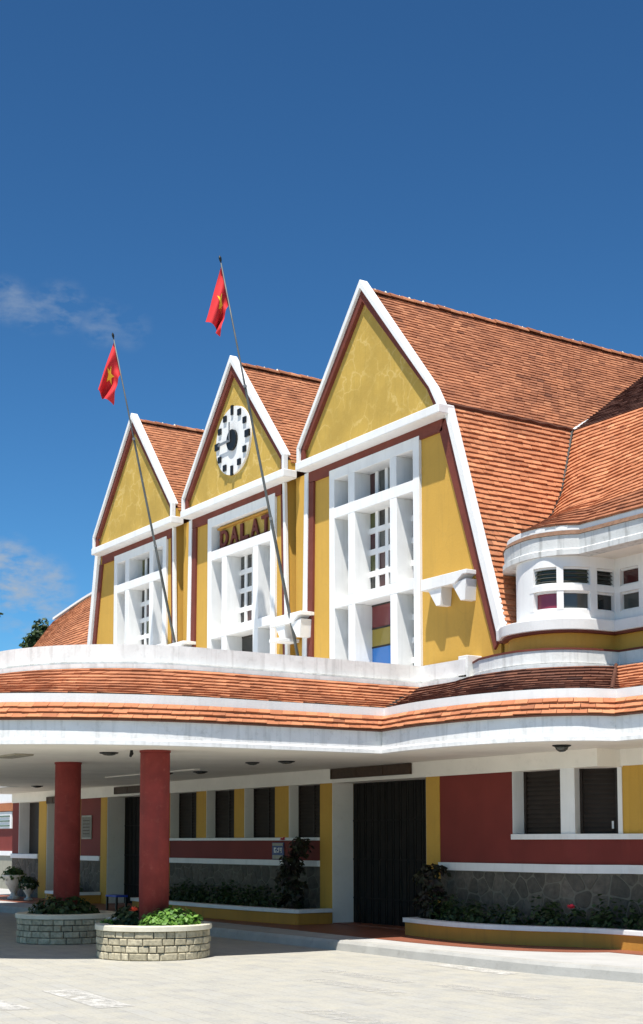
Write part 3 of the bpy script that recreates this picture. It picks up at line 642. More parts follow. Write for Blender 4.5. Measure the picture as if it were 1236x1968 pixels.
# window bay
LW=arcs(W); base=0
bay=MB().sweep(W,[(0,4.90),(0,5.03),(-.2,5.03),(-.2,4.90)]); part(bay,'bay_wall',M['white'])
part(MB().sweep(W,[(0,5.67),(0,5.86),(-.2,5.86),(-.2,5.67)]),'bay_wall',M['white'])
part(MB().sweep(subpath(W,0,base+1.2),[(0,5.03),(0,5.67),(-.2,5.67),(-.2,5.03)]),'bay_wall',M['white'])
part(MB().sweep(subpath(W,base+1.2,LW[-1]),[(.01,5.315),(.01,5.405),(-.1,5.405),(-.1,5.315)]),'window_rail',M['white'])
segs=[(1.28,1.67),(1.77,2.19),(2.31,2.64),(2.76,3.14),(3.24,3.64),(3.74,4.14),(4.24,4.64),(4.74,5.14)]
prev=1.2
for i,(a_,b_) in enumerate(segs+[(5.3,None)]):
    part(MB().sweep(subpath(W,base+prev,base+a_),[(.004,5.03),(.004,5.67),(-.15,5.67),(-.15,5.03)]),'window_post',M['white'])
    if b_ is None: break
    prev=b_
    for z0_,z1_,row in ((5.03,5.315,0),(5.405,5.67,1)):
        fr=MB().sweep(subpath(W,base+a_,base+b_),[(-.035,z0_),(-.035,z0_+.03),(-.07,z0_+.03),(-.07,z0_)])
        wo=fr.obj('bay_window',M['white'],ST); MB().sweep(subpath(W,base+a_,base+b_),[(-.035,z1_-.03),(-.035,z1_),(-.07,z1_),(-.07,z1_-.03)]).obj('frame',M['white'],wo)
        g=['rose','grey','dark','grey','grey','dark','grey','dark'][i] if row==0 else ['green','green','dark','maroon','green','dark','green','dark'][i]
        MB().sweep(subpath(W,base+a_,base+b_),[(-.075,z0_),(-.075,z1_),(-.085,z1_),(-.085,z0_)]).obj('pane',G[g],wo)
        if row==1 and i<3:
            for kz in range(4):
                z=z0_+.05+kz*.058
                MB().sweep(subpath(W,base+a_,base+b_),[(-.03,z),(-.07,z+.035),(-.072,z+.032),(-.032,z-.003)]).obj('louvre',G['grey'],wo)
# wing eave

part(MB().sweep(EVF,[(-.06,6.20),(-.01,6.20),(-.01,6.29),(-.10,6.31),(-.16,6.20)]),'eave_gutter',M['white'],bevel=.008)
part(MB().sweep(EVF,[(.0,6.135),(.06,6.13),(.02,6.198),(-.1,6.198)]),'eave_tile_strip',mk('mossy_tile_strip',(.20,.115,.075),.9,.3,14,.3,40,stains=.5,staincol=(.10,.09,.07)))
M['drip']=mk('drip_stained_fascia',(.62,.63,.62),.85,.12,3,.3,25,streak=.9,streakcol=(.16,.16,.15),stains=.4,staincol=(.34,.33,.30))
part(MB().sweep(EVF,[(-.2,5.83),(.06,5.83),(.06,5.91),(.03,5.93),(.04,6.128),(-.2,6.128)]),'wing_fascia',M['drip'])
sp=list(EVF); MB().slab(sp+[(12.5,1.2),(4.4,1.2)],5.835,5.86).obj('wing_soffit',M['soffit'],ST)
MB().slab(list(offset(EVF,-.02))+[(12.5,1.8),(4.2,1.8)],6.21,6.24).obj('eave_deck',M['underlay'],ST)
# canopy soffit
MB().slab(list(offset(OUT,-.05))+[(12.5,.9),(-16.5,.9)],2.958,3.0).obj('canopy_soffit',M['soffit'],ST)
MB().box(-5.1,-1.2,-2.2,-2.08,2.935,2.957).obj('soffit_bright_strip',M['soffit'],ST)  # added batten standing in for the bright strip of light on the ceiling
# body block behind, side wall
MB().box(-16.0,12.4,1.2,9,3.0,6.1).obj('rear_block',YW,ST)
MB().box(-16.1,12.4,1.6,9,.0,3.0).obj('rear_block',YW,ST)
# --- ground floor
YD=.50
def wx(name,x0,x1,z0,z1,mat,y0=0.0,y1=YD,bev=0): return MB().box(x0,x1,y0,y1,z0,z1).obj(name,mat,ST,bevel=bev)
zh=2.70
wx('wall_beam',-16.1,6.9,zh,2.957,M['soffit'],-.03,.5)
for x0,x1 in ((-14.14,-13.62),(-10.17,-9.82),(-6.95,-6.50),(-.39,.0),(2.85,3.21)): wx('yellow_pilaster',x0,x1,.15,zh,YW,-.012)
wx('yellow_pilaster',-12.1,-11.4,.15,zh,YW)
wx('red_wall',-11.4,-10.17,1.29,zh,M['red']); wx('red_wall',-16.1,-15.62,1.31,zh,M['red'])
for x0,x1 in ((-5.27,-4.83),(-3.63,-3.22),(-2.02,-1.51)): wx('yellow_pier',x0,x1,1.71,zh,YW)
wx('red_wall',-6.50,-.39,1.285,1.655,M['red'])
wx('window_sill',-6.50,-.39,1.655,1.712,M['white'],-.05,.5,.008)
wx('stone_band_cap',-6.50,-.39,1.175,1.285,M['white'],-.05,.5,.01)
wx('stone_band_cap',-11.4,-10.17,1.175,1.29,M['white'],-.05,.5,.01)
wx('stone_band_cap',-16.1,-14.14,1.19,1.31,M['white'],-.05,.5,.01)
for x0,x1 in ((-6.5,-5.27),(-4.83,-3.63),(-3.22,-2.02),(-1.51,-.39)):
    f=MB(); y=.24; f.box(x0,x1,y,y+.2,1.712,zh)
    wo=f.obj('ground_window',M['dark'],ST)
    MB().box(x0,x0+.015,0.002,y,1.713,zh).obj('window_reveal',M['soffit'],wo)
    for x_,x2_ in ((x0,x0+.05),(x1-.05,x1),((x0+x1)/2-.02,(x0+x1)/2+.02)): MB().box(x_+.016,x2_,y-.03,y,1.713,zh).obj('frame',M['dark'],wo)
    for kz in range(14):
        z=1.75+kz*.066; MB().add([(x0+.06,y-.026,z),(x1-.05,y-.026,z),(x1-.05,y-.004,z+.05),(x0+.06,y-.004,z+.05)],[(0,1,2,3)]).obj('louvre',M['dark'],wo)
# far left window
wo=MB().box(-15.6,-14.14,.3,.4,1.31,zh).obj('ground_window',M['dark'],ST); MB().box(-15.62,-15.6,0,.3,1.31,zh).obj('window_reveal',M['white'],wo)
MB().box(-15.0,-14.2,.27,.3,1.95,1.98).obj('frame',M['black'],wo)
# doors
def door(x0,x1,n):
    y=.45; z1=zh
    d=MB().box(x0,x1,y+.05,y+.1,.15,z1).obj('door',M['door'],ST)
    MB().box(x0-.0,x0+.02,.001,y,.15,z1).obj('door_reveal',M['soffit'],d); MB().box(x1-.02,x1,.001,y,.15,z1).obj('door_reveal',M['soffit'],d)
    MB().box(x0+.02,x1-.02,.0,y,.150,.17).obj('threshold',M['tilefloor'],d)
    w_=(x1-x0-.06)/n
    for i in range(n):
        a=x0+.03+i*w_; dy=.03 if i%2 else 0
        MB().add([(a,y+dy,.17),(a+w_*.82,y+.03-dy,.17),(a+w_*.82,y+.03-dy,z1-.01),(a,y+dy,z1-.01),(a,y+dy+.02,.17),(a+w_*.82,y+.05-dy,.17),(a+w_*.82,y+.05-dy,z1-.01),(a,y+dy+.02,z1-.01)],
                 [(0,1,2,3),(5,4,7,6),(4,0,3,7),(1,5,6,2)]).obj('shutter_slat',M['door'],d)
    for z in (.6,1.3,2.0): MB().box(x0+.03,x1-.03,y-.012,y-.002,z,z+.03).obj('shutter_rail',M['door'],d)
door(0,2.85,26); door(-9.82,-6.95,26); door(-13.62,-12.1,14)
# right part of the ground floor
GP=[(3.21,0),(6.13,0)]+crom([(6.13,0),(6.32,.05),(6.62,.24),(6.85,.44),(6.98,.50)],6)[1:]+[(12.5,.5)]
LG=arcs(GP); sW0=5.04-3.21
sK=None
def g_at_x(px_):
    best=min(range(400),key=lambda i:abs(project((*at(GP,LG[-1]*i/400,LG),2.3))[0]-px_)); return LG[-1]*best/400
s_end=g_at_x(1198); s_a0=g_at_x(1010)-.0; s_a1=g_at_x(1079); s_b0=g_at_x(1104); s_b1=g_at_x(1182)
def band(name,s0,s1,z0,z1,mat,o=0,inn=.3,**kw): return MB().sweep(subpath(GP,s0,s1),[(o,z0),(o,z1),(-inn,z1),(-inn,z0)]).obj(name,mat,ST,**kw)
band('red_wall',0,sW0,1.30,zh+.02,M['red']); band('red_wall',sW0,LG[-1],1.30,1.665,M['red'])
band('yellow_wall',s_end,LG[-1],1.745,zh+.25,YW)
band('wall_beam',2.6,LG[-1],zh+.02,2.957,M['soffit'],.035,.4)
band('window_sill',sW0,LG[-1],1.665,1.745,M['white'],.06,.3,bevel=.008)
band('stone_band_cap',0,LG[-1],1.175,1.30,M['white'],.05,.3,bevel=.01)
for a_,b_ in ((sW0,s_a0-.26),(s_a1,s_b0),(s_b1+.05,s_end)): band('window_post',a_,b_,1.745,zh+.02,M['white'],.02)
for a_,b_ in ((s_a0-.26,s_a1),(s_b0,s_b1+.05)):
    wo=band('ground_window',a_,b_,1.745,zh+.02,M['dark'],-.24,.3)
    for s_ in (a_,b_-.05): MB().sweep(subpath(GP,s_,s_+.05),[(-.20,1.75),(-.20,zh+.015),(-.238,zh+.015),(-.238,1.75)]).obj('frame',M['dark'],wo)
    for kz in range(13):
        z=1.78+kz*.07; MB().sweep(subpath(GP,a_+.055,b_-.055),[(-.21,z),(-.234,z+.052),(-.236,z+.05),(-.212,z-.002)]).obj('louvre',M['dark'],wo)
    if a_>sW0+1: MB().sweep(subpath(GP,b_-.10,b_-.07),[(-.185,1.82),(-.185,1.93),(-.2,1.93),(-.2,1.82)]).obj('latch',M['white'],wo)
# --- crazy paving stones (dado)
def voronoi(wd,ht,n,seed):
    rg=random.Random(seed); pts=[]
    while len(pts)<n:
        best=None
        for _ in range(8):
            p=(rg.uniform(0,wd),rg.uniform(0,ht)); d=min([math.dist(p,q_) for q_ in pts] or [9])
            if best is None or d>best[0]: best=(d,p)
        pts.append(best[1])
    cells=[]
    for i,p in enumerate(pts):
        poly=[(0,0),(wd,0),(wd,ht),(0,ht)]
        for j,q_ in enumerate(pts):
            if i==j: continue
            mx_,my_=(p[0]+q_[0])/2,(p[1]+q_[1])/2; nx,ny=q_[0]-p[0],q_[1]-p[1]; new=[]
            for k in range(len(poly)):
                a=poly[k]; b=poly[(k+1)%len(poly)]; da=(a[0]-mx_)*nx+(a[1]-my_)*ny; db=(b[0]-mx_)*nx+(b[1]-my_)*ny
                if da<=0: new.append(a)
                if da*db<0: t=da/(da-db); new.append((a[0]+(b[0]-a[0])*t,a[1]+(b[1]-a[1])*t))
            poly=new
            if not poly: break
        if len(poly)>2: cells.append(poly)
    return cells
def stonewall(path,z0,z1,n,seed):
    L=arcs(path); back=MB().sweep(path,[(-.001,z0),(-.001,z1),(-.3,z1),(-.3,z0)]).obj('stone_cladding',M['stone_mortar'],ST)
    rg=random.Random(seed)
    for poly in voronoi(L[-1],z1-z0,n,seed):
        c=(sum(p[0] for p in poly)/len(poly),sum(p[1] for p in poly)/len(poly)); t=rg.uniform(.003,.010)
        # shrink, round corners
        sh=[]
        for k in range(len(poly)):
            a=poly[k]; d=math.dist(a,c); f=max(.2,(d-.0075)/d); sh.append((c[0]+(a[0]-c[0])*f,c[1]+(a[1]-c[1])*f))
        rd=[]
        for k in range(len(sh)):
            a=sh[k-1]; b=sh[k]; c2=sh[(k+1)%len(sh)]
            rd.append(tuple(b[i]+(a[i]-b[i])*.16 for i in (0,1))); rd.append(tuple(b[i]+(c2[i]-b[i])*.16 for i in (0,1)))
        def P3_(u,v,o): p=at(path,u,L); p2=at(path,min(L[-1],u+.01),L); p1=at(path,max(0,u-.01),L); dx,dy=p2[0]-p1[0],p2[1]-p1[1]; l=math.hypot(dx,dy) or 1; return (p[0]+dy/l*o,p[1]-dx/l*o,z0+v)
        n_=len(rd); vs=[P3_(u,v,-.025) for u,v in rd]+[P3_(c[0]+(u-c[0])*.93,c[1]+(v-c[1])*.93,t) for u,v in rd]+[P3_(c[0],c[1],t+.006)]
        MB().add(vs,[(k,(k+1)%n_,n_+(k+1)%n_,n_+k) for k in range(n_)]+[(n_+k,n_+(k+1)%n_,2*n_) for k in range(n_)]).obj('wall_stone',M['wallstone'],back)
stonewall(subpath(GP,0,6.2),.15,1.175,110,3)
stonewall([(-6.50,0),(-.39,0)],.15,1.175,120,4)
stonewall([(-11.4,0),(-10.17,0)],.15,1.175,24,5)
stonewall([(-16.1,0),(-14.14,0)],.15,1.19,30,6)
band('stone_cladding',6.2,LG[-1],.15,1.175,M['wallstone'])
# --- bracket shelves by the gable windows
def bracket(x0,x1,z=5.90,p=.31):
    b=MB(); b.prism([(x0,z+.04),(x0,z-.15),(x1-.30,z-.15),(x1-.10,z-.03),(x1,z-.03),(x1,z+.04)],-p,-.001)
    o=b.obj('bracket_shelf',M['white'],ST,bevel=.008)
    for cxk in (x0+.36,x1-.20):
        MB().prism([(cxk-.20,z-.151),(cxk+.02,z-.44),(cxk+.13,z-.44),(cxk+.16,z-.10 if cxk>x1-.5 else z-.151)],-p+.03,-.002).obj('corbel',M['white'],o)
bracket(3.06,4.26,5.91,.25); bracket(-4.74+3.02,-4.74+4.15); bracket(-9.48+3.02,-9.48+4.15)
for of in (-4.74,-9.48):
    MB().box(of+3.28,of+3.62,-.48,-.0,5.42,5.48).obj('pole_bracket',M['white'],ST,bevel=.006)
    MB().box(of+3.45,of+3.80,-.48,-.0,4.96,5.02).obj('pole_bracket',M['white'],ST,bevel=.006)
# --- columns
for x,y in ((3.113,-5.117),(-.489,-4.946),(-6.28,-4.946),(-9.88,-5.117)):
    MB().lathe(x,y,[(.215,0.02),(.215,2.90),(.209,2.956)],32).obj('column',M['column'],ST,smooth=False)
for x,y in ((3.113,-5.117),(-.489,-4.946),(-6.28,-4.946),(-9.88,-5.117)):
    MB().lathe(x,y,[(.222,2.925),(.226,2.93),(.226,2.957)],32).obj('column_collar',M['column'],ST)
for o in [o for o in ST.children if o.name.startswith('column') and 'collar' not in o.name]:
    for p in o.data.polygons: p.use_smooth=len(p.vertices)==4
# ------------------------------------------------------------------ round planters
def leaves(b,c,r,n,size,seed,zmin=None,flat=.6):
    rg=random.Random(seed)
    for _ in range(n):
        while True:
            d=Vector((rg.uniform(-1,1),rg.uniform(-1,1),rg.uniform(-.3,1)))
            if .35<d.length<1: break
        p=Vector((c[0]+d.x*r[0],c[1]+d.y*r[1],c[2]+d.z*r[2]*(0.75+.25*rg.random())))
        s=size*rg.uniform(.6,1.3); a=Vector((rg.gauss(0,1),rg.gauss(0,1),rg.gauss(0,.5))).normalized(); nrm=(d.normalized()+Vector((rg.gauss(0,.5),rg.gauss(0,.5),.6+rg.gauss(0,.4)))).normalized()
        bt=a.cross(nrm)
        if bt.length<.1: continue
        bt.normalize(); a=nrm.cross(bt).normalized(); bt*=s*.42
        tip=p+a*s-nrm*s*.15; b.add([p,p+a*s*.5+bt,tip,p+a*s*.5-bt],[(0,1,2,3)])
def stems(b,c,n,h,seed,spread=.2):
    rg=random.Random(seed)
    for _ in range(n):
        x=c[0]+rg.uniform(-spread,spread); y=c[1]+rg.uniform(-spread,spread)
        b.tube([(x,y,c[2]),(x+rg.uniform(-.05,.05),y+rg.uniform(-.05,.05),c[2]+h*.5),(x+rg.uniform(-.12,.12),y+rg.uniform(-.12,.12),c[2]+h)],[.012,.009,.005],5)
def flower(c,r,mat,parent,seed):
    b=MB(); rg=random.Random(seed)
    for k in range(14):
        t=k*2.4; e=rg.uniform(.1,1.2); d=Vector((math.cos(t)*math.cos(e),math.sin(t)*math.cos(e),math.sin(e))); s=Vector((-math.sin(t),math.cos(t),0))*r*.4
        C0=Vector(c); b.add([C0,C0+d*r*.7+s,C0+d*r*1.1,C0+d*r*.7-s],[(0,1,2,3)])
    b.obj('blossom',mat,parent)
def round_planter(cx,cy,r,label,seed):
    pl=empty('round_planter',(cx,cy,0),label,'planter','round stone planters at the foot of the columns')
    rg=random.Random(seed)
    def prt(b,name,mat,**kw):
        b.v=[(x-cx,y-cy,z) for x,y,z in b.v]; return b.obj(name,mat,pl,**kw)
    core=MB().lathe(cx,cy,[(r-.035,0),(r-.035,.40)],40); core=prt(core,'planter_core',M['mortar_dark'])
    H=.40; rows=4; zr=0
    hs=[.105,.10,.098,.097]
    for j in range(rows):
        a0=rg.uniform(0,1); 
        while_=a0; 
        n=rg.choice([26,27,28]); wts=[rg.choice([.7,1,1.25,1.5]) for _ in range(n)]; tot=sum(wts); a=a0
        for w_ in wts:
            da=2*math.pi*w_/tot; g=.006/r; t0=a+g; t1=a+da-g; a+=da; z0=zr+.005; z1=zr+hs[j]-.005; o=rg.uniform(-.006,.012)
            vs=[]; K=2
            for rr,ins in ((r-.05,0),(r-.004+o,0),(r+.006+o,1)):
                for k in range(K+1):
                    t=t0+(t1-t0)*k/K
                    if ins: t=t0+(t1-t0)*(.08+.84*k/K)
                    for z in ((z0,z1) if not ins else (z0+.012,z1-.012)): vs.append((cx+rr*math.cos(t),cy+rr*math.sin(t),z+rg.uniform(-.002,.002)))
            I=lambda L_,k,z:L_*6+k*2+z
            fs=[]
            for k in range(K):
                fs.append((I(2,k,0),I(2,k+1,0),I(2,k+1,1),I(2,k,1)))
                fs.append((I(1,k,0),I(1,k+1,0),I(2,k+1,0),I(2,k,0))); fs.append((I(2,k,1),I(2,k+1,1),I(1,k+1,1),I(1,k,1)))
                fs.append((I(0,k,1),I(1,k,1),I(1,k+1,1),I(0,k+1,1)))
            fs+=[(I(1,0,0),I(2,0,0),I(2,0,1),I(1,0,1)),(I(2,K,0),I(1,K,0),I(1,K,1),I(2,K,1)),(I(0,0,0),I(1,0,0),I(1,0,1),I(0,0,1)),(I(1,K,0),I(0,K,0),I(0,K,1),I(1,K,1))]
            b=MB(); b.add(vs,fs); b.v=[(x-cx,y-cy,z) for x,y,z in b.v]; b.obj('stone_block',M['block'],core)
        zr+=hs[j]
    prt(MB().lathe(cx,cy,[(r-.16,.40),(r+.03,.40),(r+.035,.405),(r+.035,.465),(r+.028,.475),(r-.15,.475),(r-.16,.40)],48),'coping',M['coping'])
    prt(MB().lathe(cx,cy,[(r-.17,.38),(r-.17,.43),(.2,.455)],32),'soil',M['soil'])
    return pl
round_planter(3.113,-5.117,.80,'nearer round planter of pale stone blocks around the red column, sunlit green bush in it',1)
round_planter(-.489,-4.946,.79,'farther round stone planter in shade around the second red column',2)
def bush(name,label,cat,c,r,n,size,mat,seed,st=8,group=None,flowers=()):
    e=empty(name,(c[0],c[1],c[2]),label,cat,group)
    b=MB(); leaves(b,(0,0,0),r,n,size,seed); 
    b.obj('foliage',mat,e); s=MB(); stems(s,(0,0,-.02),st,r[2]*.8,seed,min(r[0],r[1])*.5); s.obj('stem',M['bark'],e)
    for i,(p,rr,mt) in enumerate(flowers): flower(p,rr,mt,e,seed+i)
    return e
bush('flowering_bush','bright green leafy bush with a red bloom in the nearer round planter','bush',(3.48,-5.02,.46),(.34,.50,.27),1500,.075,M['leaf_bright'],11,flowers=(((-.22,-.48,.20),.075,M['petal']),))
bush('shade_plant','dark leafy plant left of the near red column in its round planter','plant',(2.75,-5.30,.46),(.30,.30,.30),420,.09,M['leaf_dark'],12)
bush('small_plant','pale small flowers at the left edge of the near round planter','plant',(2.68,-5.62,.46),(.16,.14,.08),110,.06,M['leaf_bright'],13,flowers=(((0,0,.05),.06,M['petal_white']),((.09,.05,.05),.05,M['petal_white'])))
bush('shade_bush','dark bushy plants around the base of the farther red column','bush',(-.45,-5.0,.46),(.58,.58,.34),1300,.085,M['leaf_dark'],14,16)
# ------------------------------------------------------------------ long planters against the wall
def long_planter(path,zt,label,close):
    pl=empty('wall_planter',(path[0][0],path[0][1],.15),label,'planter','long curved planters below the facade'); ox,oy=path[0]
    def prt(b,name,mat,**kw): b.v=[(x-ox,y-oy,z-.15) for x,y,z in b.v]; return b.obj(name,mat,pl,**kw)
    prt(MB().sweep(path,[(0,.14),(0,zt-.07),(-.12,zt-.07),(-.12,.14)]),'planter_wall',M['ochre'])
    prt(MB().sweep(path,[(.035,zt-.069),(.035,zt),(-.15,zt),(-.15,zt-.069)]),'coping',M['white'],bevel=.008)
    prt(MB().slab(offset(path,-.13)+close,.16,zt-.05),'soil',M['soil']); return pl
PR=[(3.24,-.03),(3.24,-.74)]+crom([(3.26,-.76),(4.4,-.92),(5.3,-.90),(6.1,-.66),(6.8,-.30),(7.4,-.16),(8.2,-.12)],8)+[(12.4,-.12)]
long_planter(PR,.43,'long curved ochre planter with white coping below the red wall, right of the dark door',[(12.4,.4),(7,.4),(6.1,-.03),(3.35,-.03)])
PL=crom([(-6.6,-.85),(-5.0,-1.0),(-3.2,-1.02),(-1.5,-.95),(.02,-.80)],8)+[(.05,-.75),(.05,-.04)]
PL=[(-6.6,-.03)]+PL
long_planter(PL,.43,'long curved ochre planter under the row of four windows, between the doors',[(-.05,-.03),(-6.5,-.03)])
PF=[(-11.9,-.03),(-11.85,-.7),(-10.3,-.8),(-10.2,-.75),(-10.1,-.03)]
long_planter(PF,.43,'short planter by the wall under the pale notice plate, behind the columns',[(-10.2,-.03),(-11.8,-.03)])
# hedges
def hedge(path,w_,z0,h,n,label,seed,mat=M['leaf_dark'],flowers=()):
    e=empty('planter_hedge',(path[0][0],path[0][1],z0),label,'plants'); rg=random.Random(seed); L=arcs(path); b=MB(); N_=int(L[-1]/.22)
    for i in range(N_):
        p=at(path,L[-1]*(i+.5)/N_,L); leaves(b,(p[0]-path[0][0],p[1]-path[0][1]+rg.uniform(-w_,w_)*.4,0),(.2,w_*.6,h*rg.uniform(.7,1.15)),n,.075,seed*100+i)
    b.obj('foliage',mat,e,kind='stuff')
    for p,r_,mt in flowers: flower(p,r_,mt,e,seed)
    return e
HR=offset(subpath(PR,1.1,8.6),-.42)
hedge(HR,.32,.40,.48,130,'low dark green plants in the right planter with one pink bloom',21,flowers=(((HR[-1][0]-HR[0][0])*.62,-.1,.33),) and [((3.05,-.02,.30),.07,M['petal_pink'])])
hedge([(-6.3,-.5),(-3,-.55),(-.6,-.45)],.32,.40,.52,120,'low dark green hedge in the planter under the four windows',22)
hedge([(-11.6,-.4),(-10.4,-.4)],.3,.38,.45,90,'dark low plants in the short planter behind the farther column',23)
def tall_shrub(c,h,w_,label,seed,mat):
    e=empty('tall_shrub',c,label,'shrub'); b=MB(); rg=random.Random(seed)
    for i in range(9):
        z=h*(i+.4)/9; leaves(b,(rg.uniform(-.10,.10),rg.uniform(-.08,.08),z-.1),(w_*rg.uniform(.6,1.1),w_*rg.uniform(.6,1.0),h*.12),110,.10,seed*10+i)
    b.obj('foliage',mat,e); s=MB(); stems(s,(0,0,-.03),5,h*.9,seed,.08); s.obj('stem',M['bark'],e); return e
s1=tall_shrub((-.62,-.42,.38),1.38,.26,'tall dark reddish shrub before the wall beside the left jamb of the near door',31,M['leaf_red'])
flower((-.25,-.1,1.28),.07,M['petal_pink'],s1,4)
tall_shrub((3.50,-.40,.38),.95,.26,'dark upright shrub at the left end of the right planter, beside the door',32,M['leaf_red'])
# ------------------------------------------------------------------ urns with plants on the far left
def urn(x,y,z,h,label,plabel,seed,sc=1):
    e=empty('stone_urn',(x,y,z),label,'urn','white urns by the far end of the station')
    b=MB().lathe(0,0,[(r*h,t*h) for r,t in ((.26,0),(.26,.08),(.14,.14),(.12,.26),(.20,.40),(.34,.62),(.43,.86),(.48,.93),(.48,1.0),(.40,1.0),(.38,.9))],24)
    b.obj('urn_bowl',M['urn'],e,smooth=False)
    bush('urn_plant',plabel,'plant',(x,y,z+h*.92),(.30*sc,.30*sc,.30*sc),600,.085,M['leaf_dark'] if seed%2 else leafmat('mid_green_leaves',(.03,.08,.015),(.08,.15,.03)),seed)
urn(-13.95,-.75,.158,.62,'white concrete urn standing on the floor at the far left of the station','green leafy plant growing in the leftmost white urn',40)
urn(-13.0,-.72,.158,.42,'small shaded urn just right of the white urn at the far left','dark plant in the small shaded urn near the pillar',41,.8)
# ------------------------------------------------------------------ clock
def text_mesh(txt,size,depth,bold=.0):
    cu=bpy.data.curves.new('lettering','FONT'); cu.body=txt; cu.size=size; cu.extrude=depth; cu.offset=bold; cu.align_x='CENTER'; cu.align_y='BOTTOM_BASELINE' if False else 'BOTTOM'; cu.resolution_u=4
    o=bpy.data.objects.new('tmp',cu); col.objects.link(o); dg=bpy.context.evaluated_depsgraph_get(); dg.update()
    me=bpy.data.meshes.new_from_object(o.evaluated_get(dg)); bpy.data.objects.remove(o); return me
def letter(ch,x,y,z,w_,h_,depth,mat,parent,name='letter',bold=.02):
    me=text_mesh(ch,1.0,.5,bold); vs=[v.co for v in me.vertices]
    x0=min(v.x for v in vs);x1=max(v.x for v in vs);y0=min(v.y for v in vs);y1=max(v.y for v in vs)
    for v in me.vertices: v.co=Vector(((v.co.x-x0)/(x1-x0)*w_,-v.co.z/.5*depth*.5,(v.co.y-y0)/(y1-y0)*h_))
    me.materials.append(mat); o=bpy.data.objects.new(name,me); col.objects.link(o); o.parent=parent; o.location=(x,y,z); return o
ck=empty('wall_clock',(-3.37,-.17,9.87),'round white wall clock with black hour blocks in the middle gable','clock')
ckr=.71
fc=MB(); n_=48; fc.add([(ckr*math.cos(2*math.pi*i/n_),0,ckr*math.sin(2*math.pi*i/n_)) for i in range(n_)]+[(ckr*math.cos(2*math.pi*i/n_),-.05,ckr*math.sin(2*math.pi*i/n_)) for i in range(n_)],
  [(i,i+n_,(i+1)%n_+n_,(i+1)%n_) for i in range(n_)]+[tuple(range(n_,2*n_))]); fc.obj('clock_face',M['white'],ck)
for h_ in range(12):
    t=math.radians(90-30*h_); ww,hh,rad=(.075,.20,.635) if h_%6==0 else (.115,.125,.60)
    if h_%3==0 and h_%6: ww,hh,rad=.17,.14,.63
    cx_,cz_=rad*math.cos(t),rad*math.sin(t); MB().box(cx_-ww/2,cx_+ww/2,-.085,-.045,cz_-hh/2,cz_+hh/2).obj('hour_block',M['black'],ck)
hub=MB(); n_=28; hub.add([(.20*math.cos(2*math.pi*i/n_)+.02,-.05,.22*math.sin(2*math.pi*i/n_)) for i in range(n_)]+[(.20*math.cos(2*math.pi*i/n_)+.02,-.10,.22*math.sin(2*math.pi*i/n_)) for i in range(n_)],[(i,i+n_,(i+1)%n_+n_,(i+1)%n_) for i in range(n_)]+[tuple(range(n_,2*n_))]); hub.obj('clock_hub',M['black'],ck)
MB().box(-.50,.0,-.125,-.112,-.035,.02).obj('clock_hand',M['grey'],ck); MB().box(-.045,-.01,-.125,-.112,.0,.38).obj('clock_hand',M['grey'],ck)
# ------------------------------------------------------------------ station name board
sg=empty('name_board',(-3.36,.10,7.80),'yellow board with large dark red DALAT lettering above the middle window','sign')
b=MB().box(-1.12,1.12,0,.05,-.02,.50); b.obj('board',M['tymp'],sg)
MB().box(-1.12,1.12,-.06,-.001,.42,.46).obj('board_rail',M['ochre'],sg); MB().box(-1.12,1.12,-.05,-.001,-.02,.03).obj('board_rail',M['brown'],sg)
for ch,x in zip('DALAT',(-1.03,-.60,-.17,.26,.69)): letter(ch,x,-.03,.035,(.33),.35,.035,M['brown'],sg,bold=.03)
# ------------------------------------------------------------------ carved boards over the doors (lettering not legible)
def carved(x0,x1,z0,z1,label,n,y=-.035):
    e=empty('door_sign',((x0+x1)/2,y,(z0+z1)/2),label,'sign','carved boards above the station doors'); w_=(x1-x0)/2; h_=(z1-z0)/2
    MB().box(-w_,w_,-.03,0,-h_,h_).obj('board',M['sign'],e)
    for a,b_ in ((-w_,-w_+.03),(w_-.03,w_)): MB().box(a,b_,-.042,-.031,-h_,h_).obj('board_frame',M['sign'],e)
    for a,b_ in ((-h_,-h_+.02),(h_-.02,h_)): MB().box(-w_+.03,w_-.03,-.042,-.031,a,b_).obj('board_frame',M['sign'],e)
    for i in (1,2): MB().box(-w_+2*w_*i/3-.012,-w_+2*w_*i/3+.012,-.038,-.031,-h_+.02,h_-.02).obj('board_frame',M['sign'],e)
    return e
carved(.05,2.49,2.765,2.95,'long dark brown carved board above the near folding door',9)
carved(-9.3,-7.2,2.75,2.92,'dark brown carved board above the door behind the red columns',8)
carved(-13.5,-12.3,2.62,2.80,'small dark board above the farthest door at the left',4,-.035)
# blue enamel plate, pale notice plate
e=empty('blue_plate',(-1.88,-.004,1.455),'small blue and white enamel plate on the red wall under the windows','sign')
MB().box(-.215,.215,-.015,0,-.16,.16).obj('plate',M['blue'],e); MB().box(-.20,.20,-.018,-.0155,.10,.15).obj('plate_stripe',M['pale'],e); MB().box(-.20,.20,-.018,-.0155,-.15,-.08).obj('plate_stripe',M['pale'],e)
me_=[(-.14,'G'),(-.045,'a'),(.045,'4')]
for x_,ch in (): pass
for x0_,x1_,z0_,z1_ in ((-.14,-.11,-.035,.065),(-.11,-.06,.04,.065),(-.11,-.06,-.035,-.01),(-.075,-.05,-.035,.02),(-.02,.04,-.03,-.005),(.02,.045,-.03,.065),(-.02,.04,.03,.05),(.075,.10,.0,.065),(.075,.15,.0,.022),(.12,.145,-.035,.065)):
    MB().box(x0_,x1_,-.019,-.016,z0_,z1_).obj('character',M['white'],e)
e=empty('notice_plate',(-11.0,-.004,1.99),'pale framed notice plate on the dark red wall between the two red columns','notice')
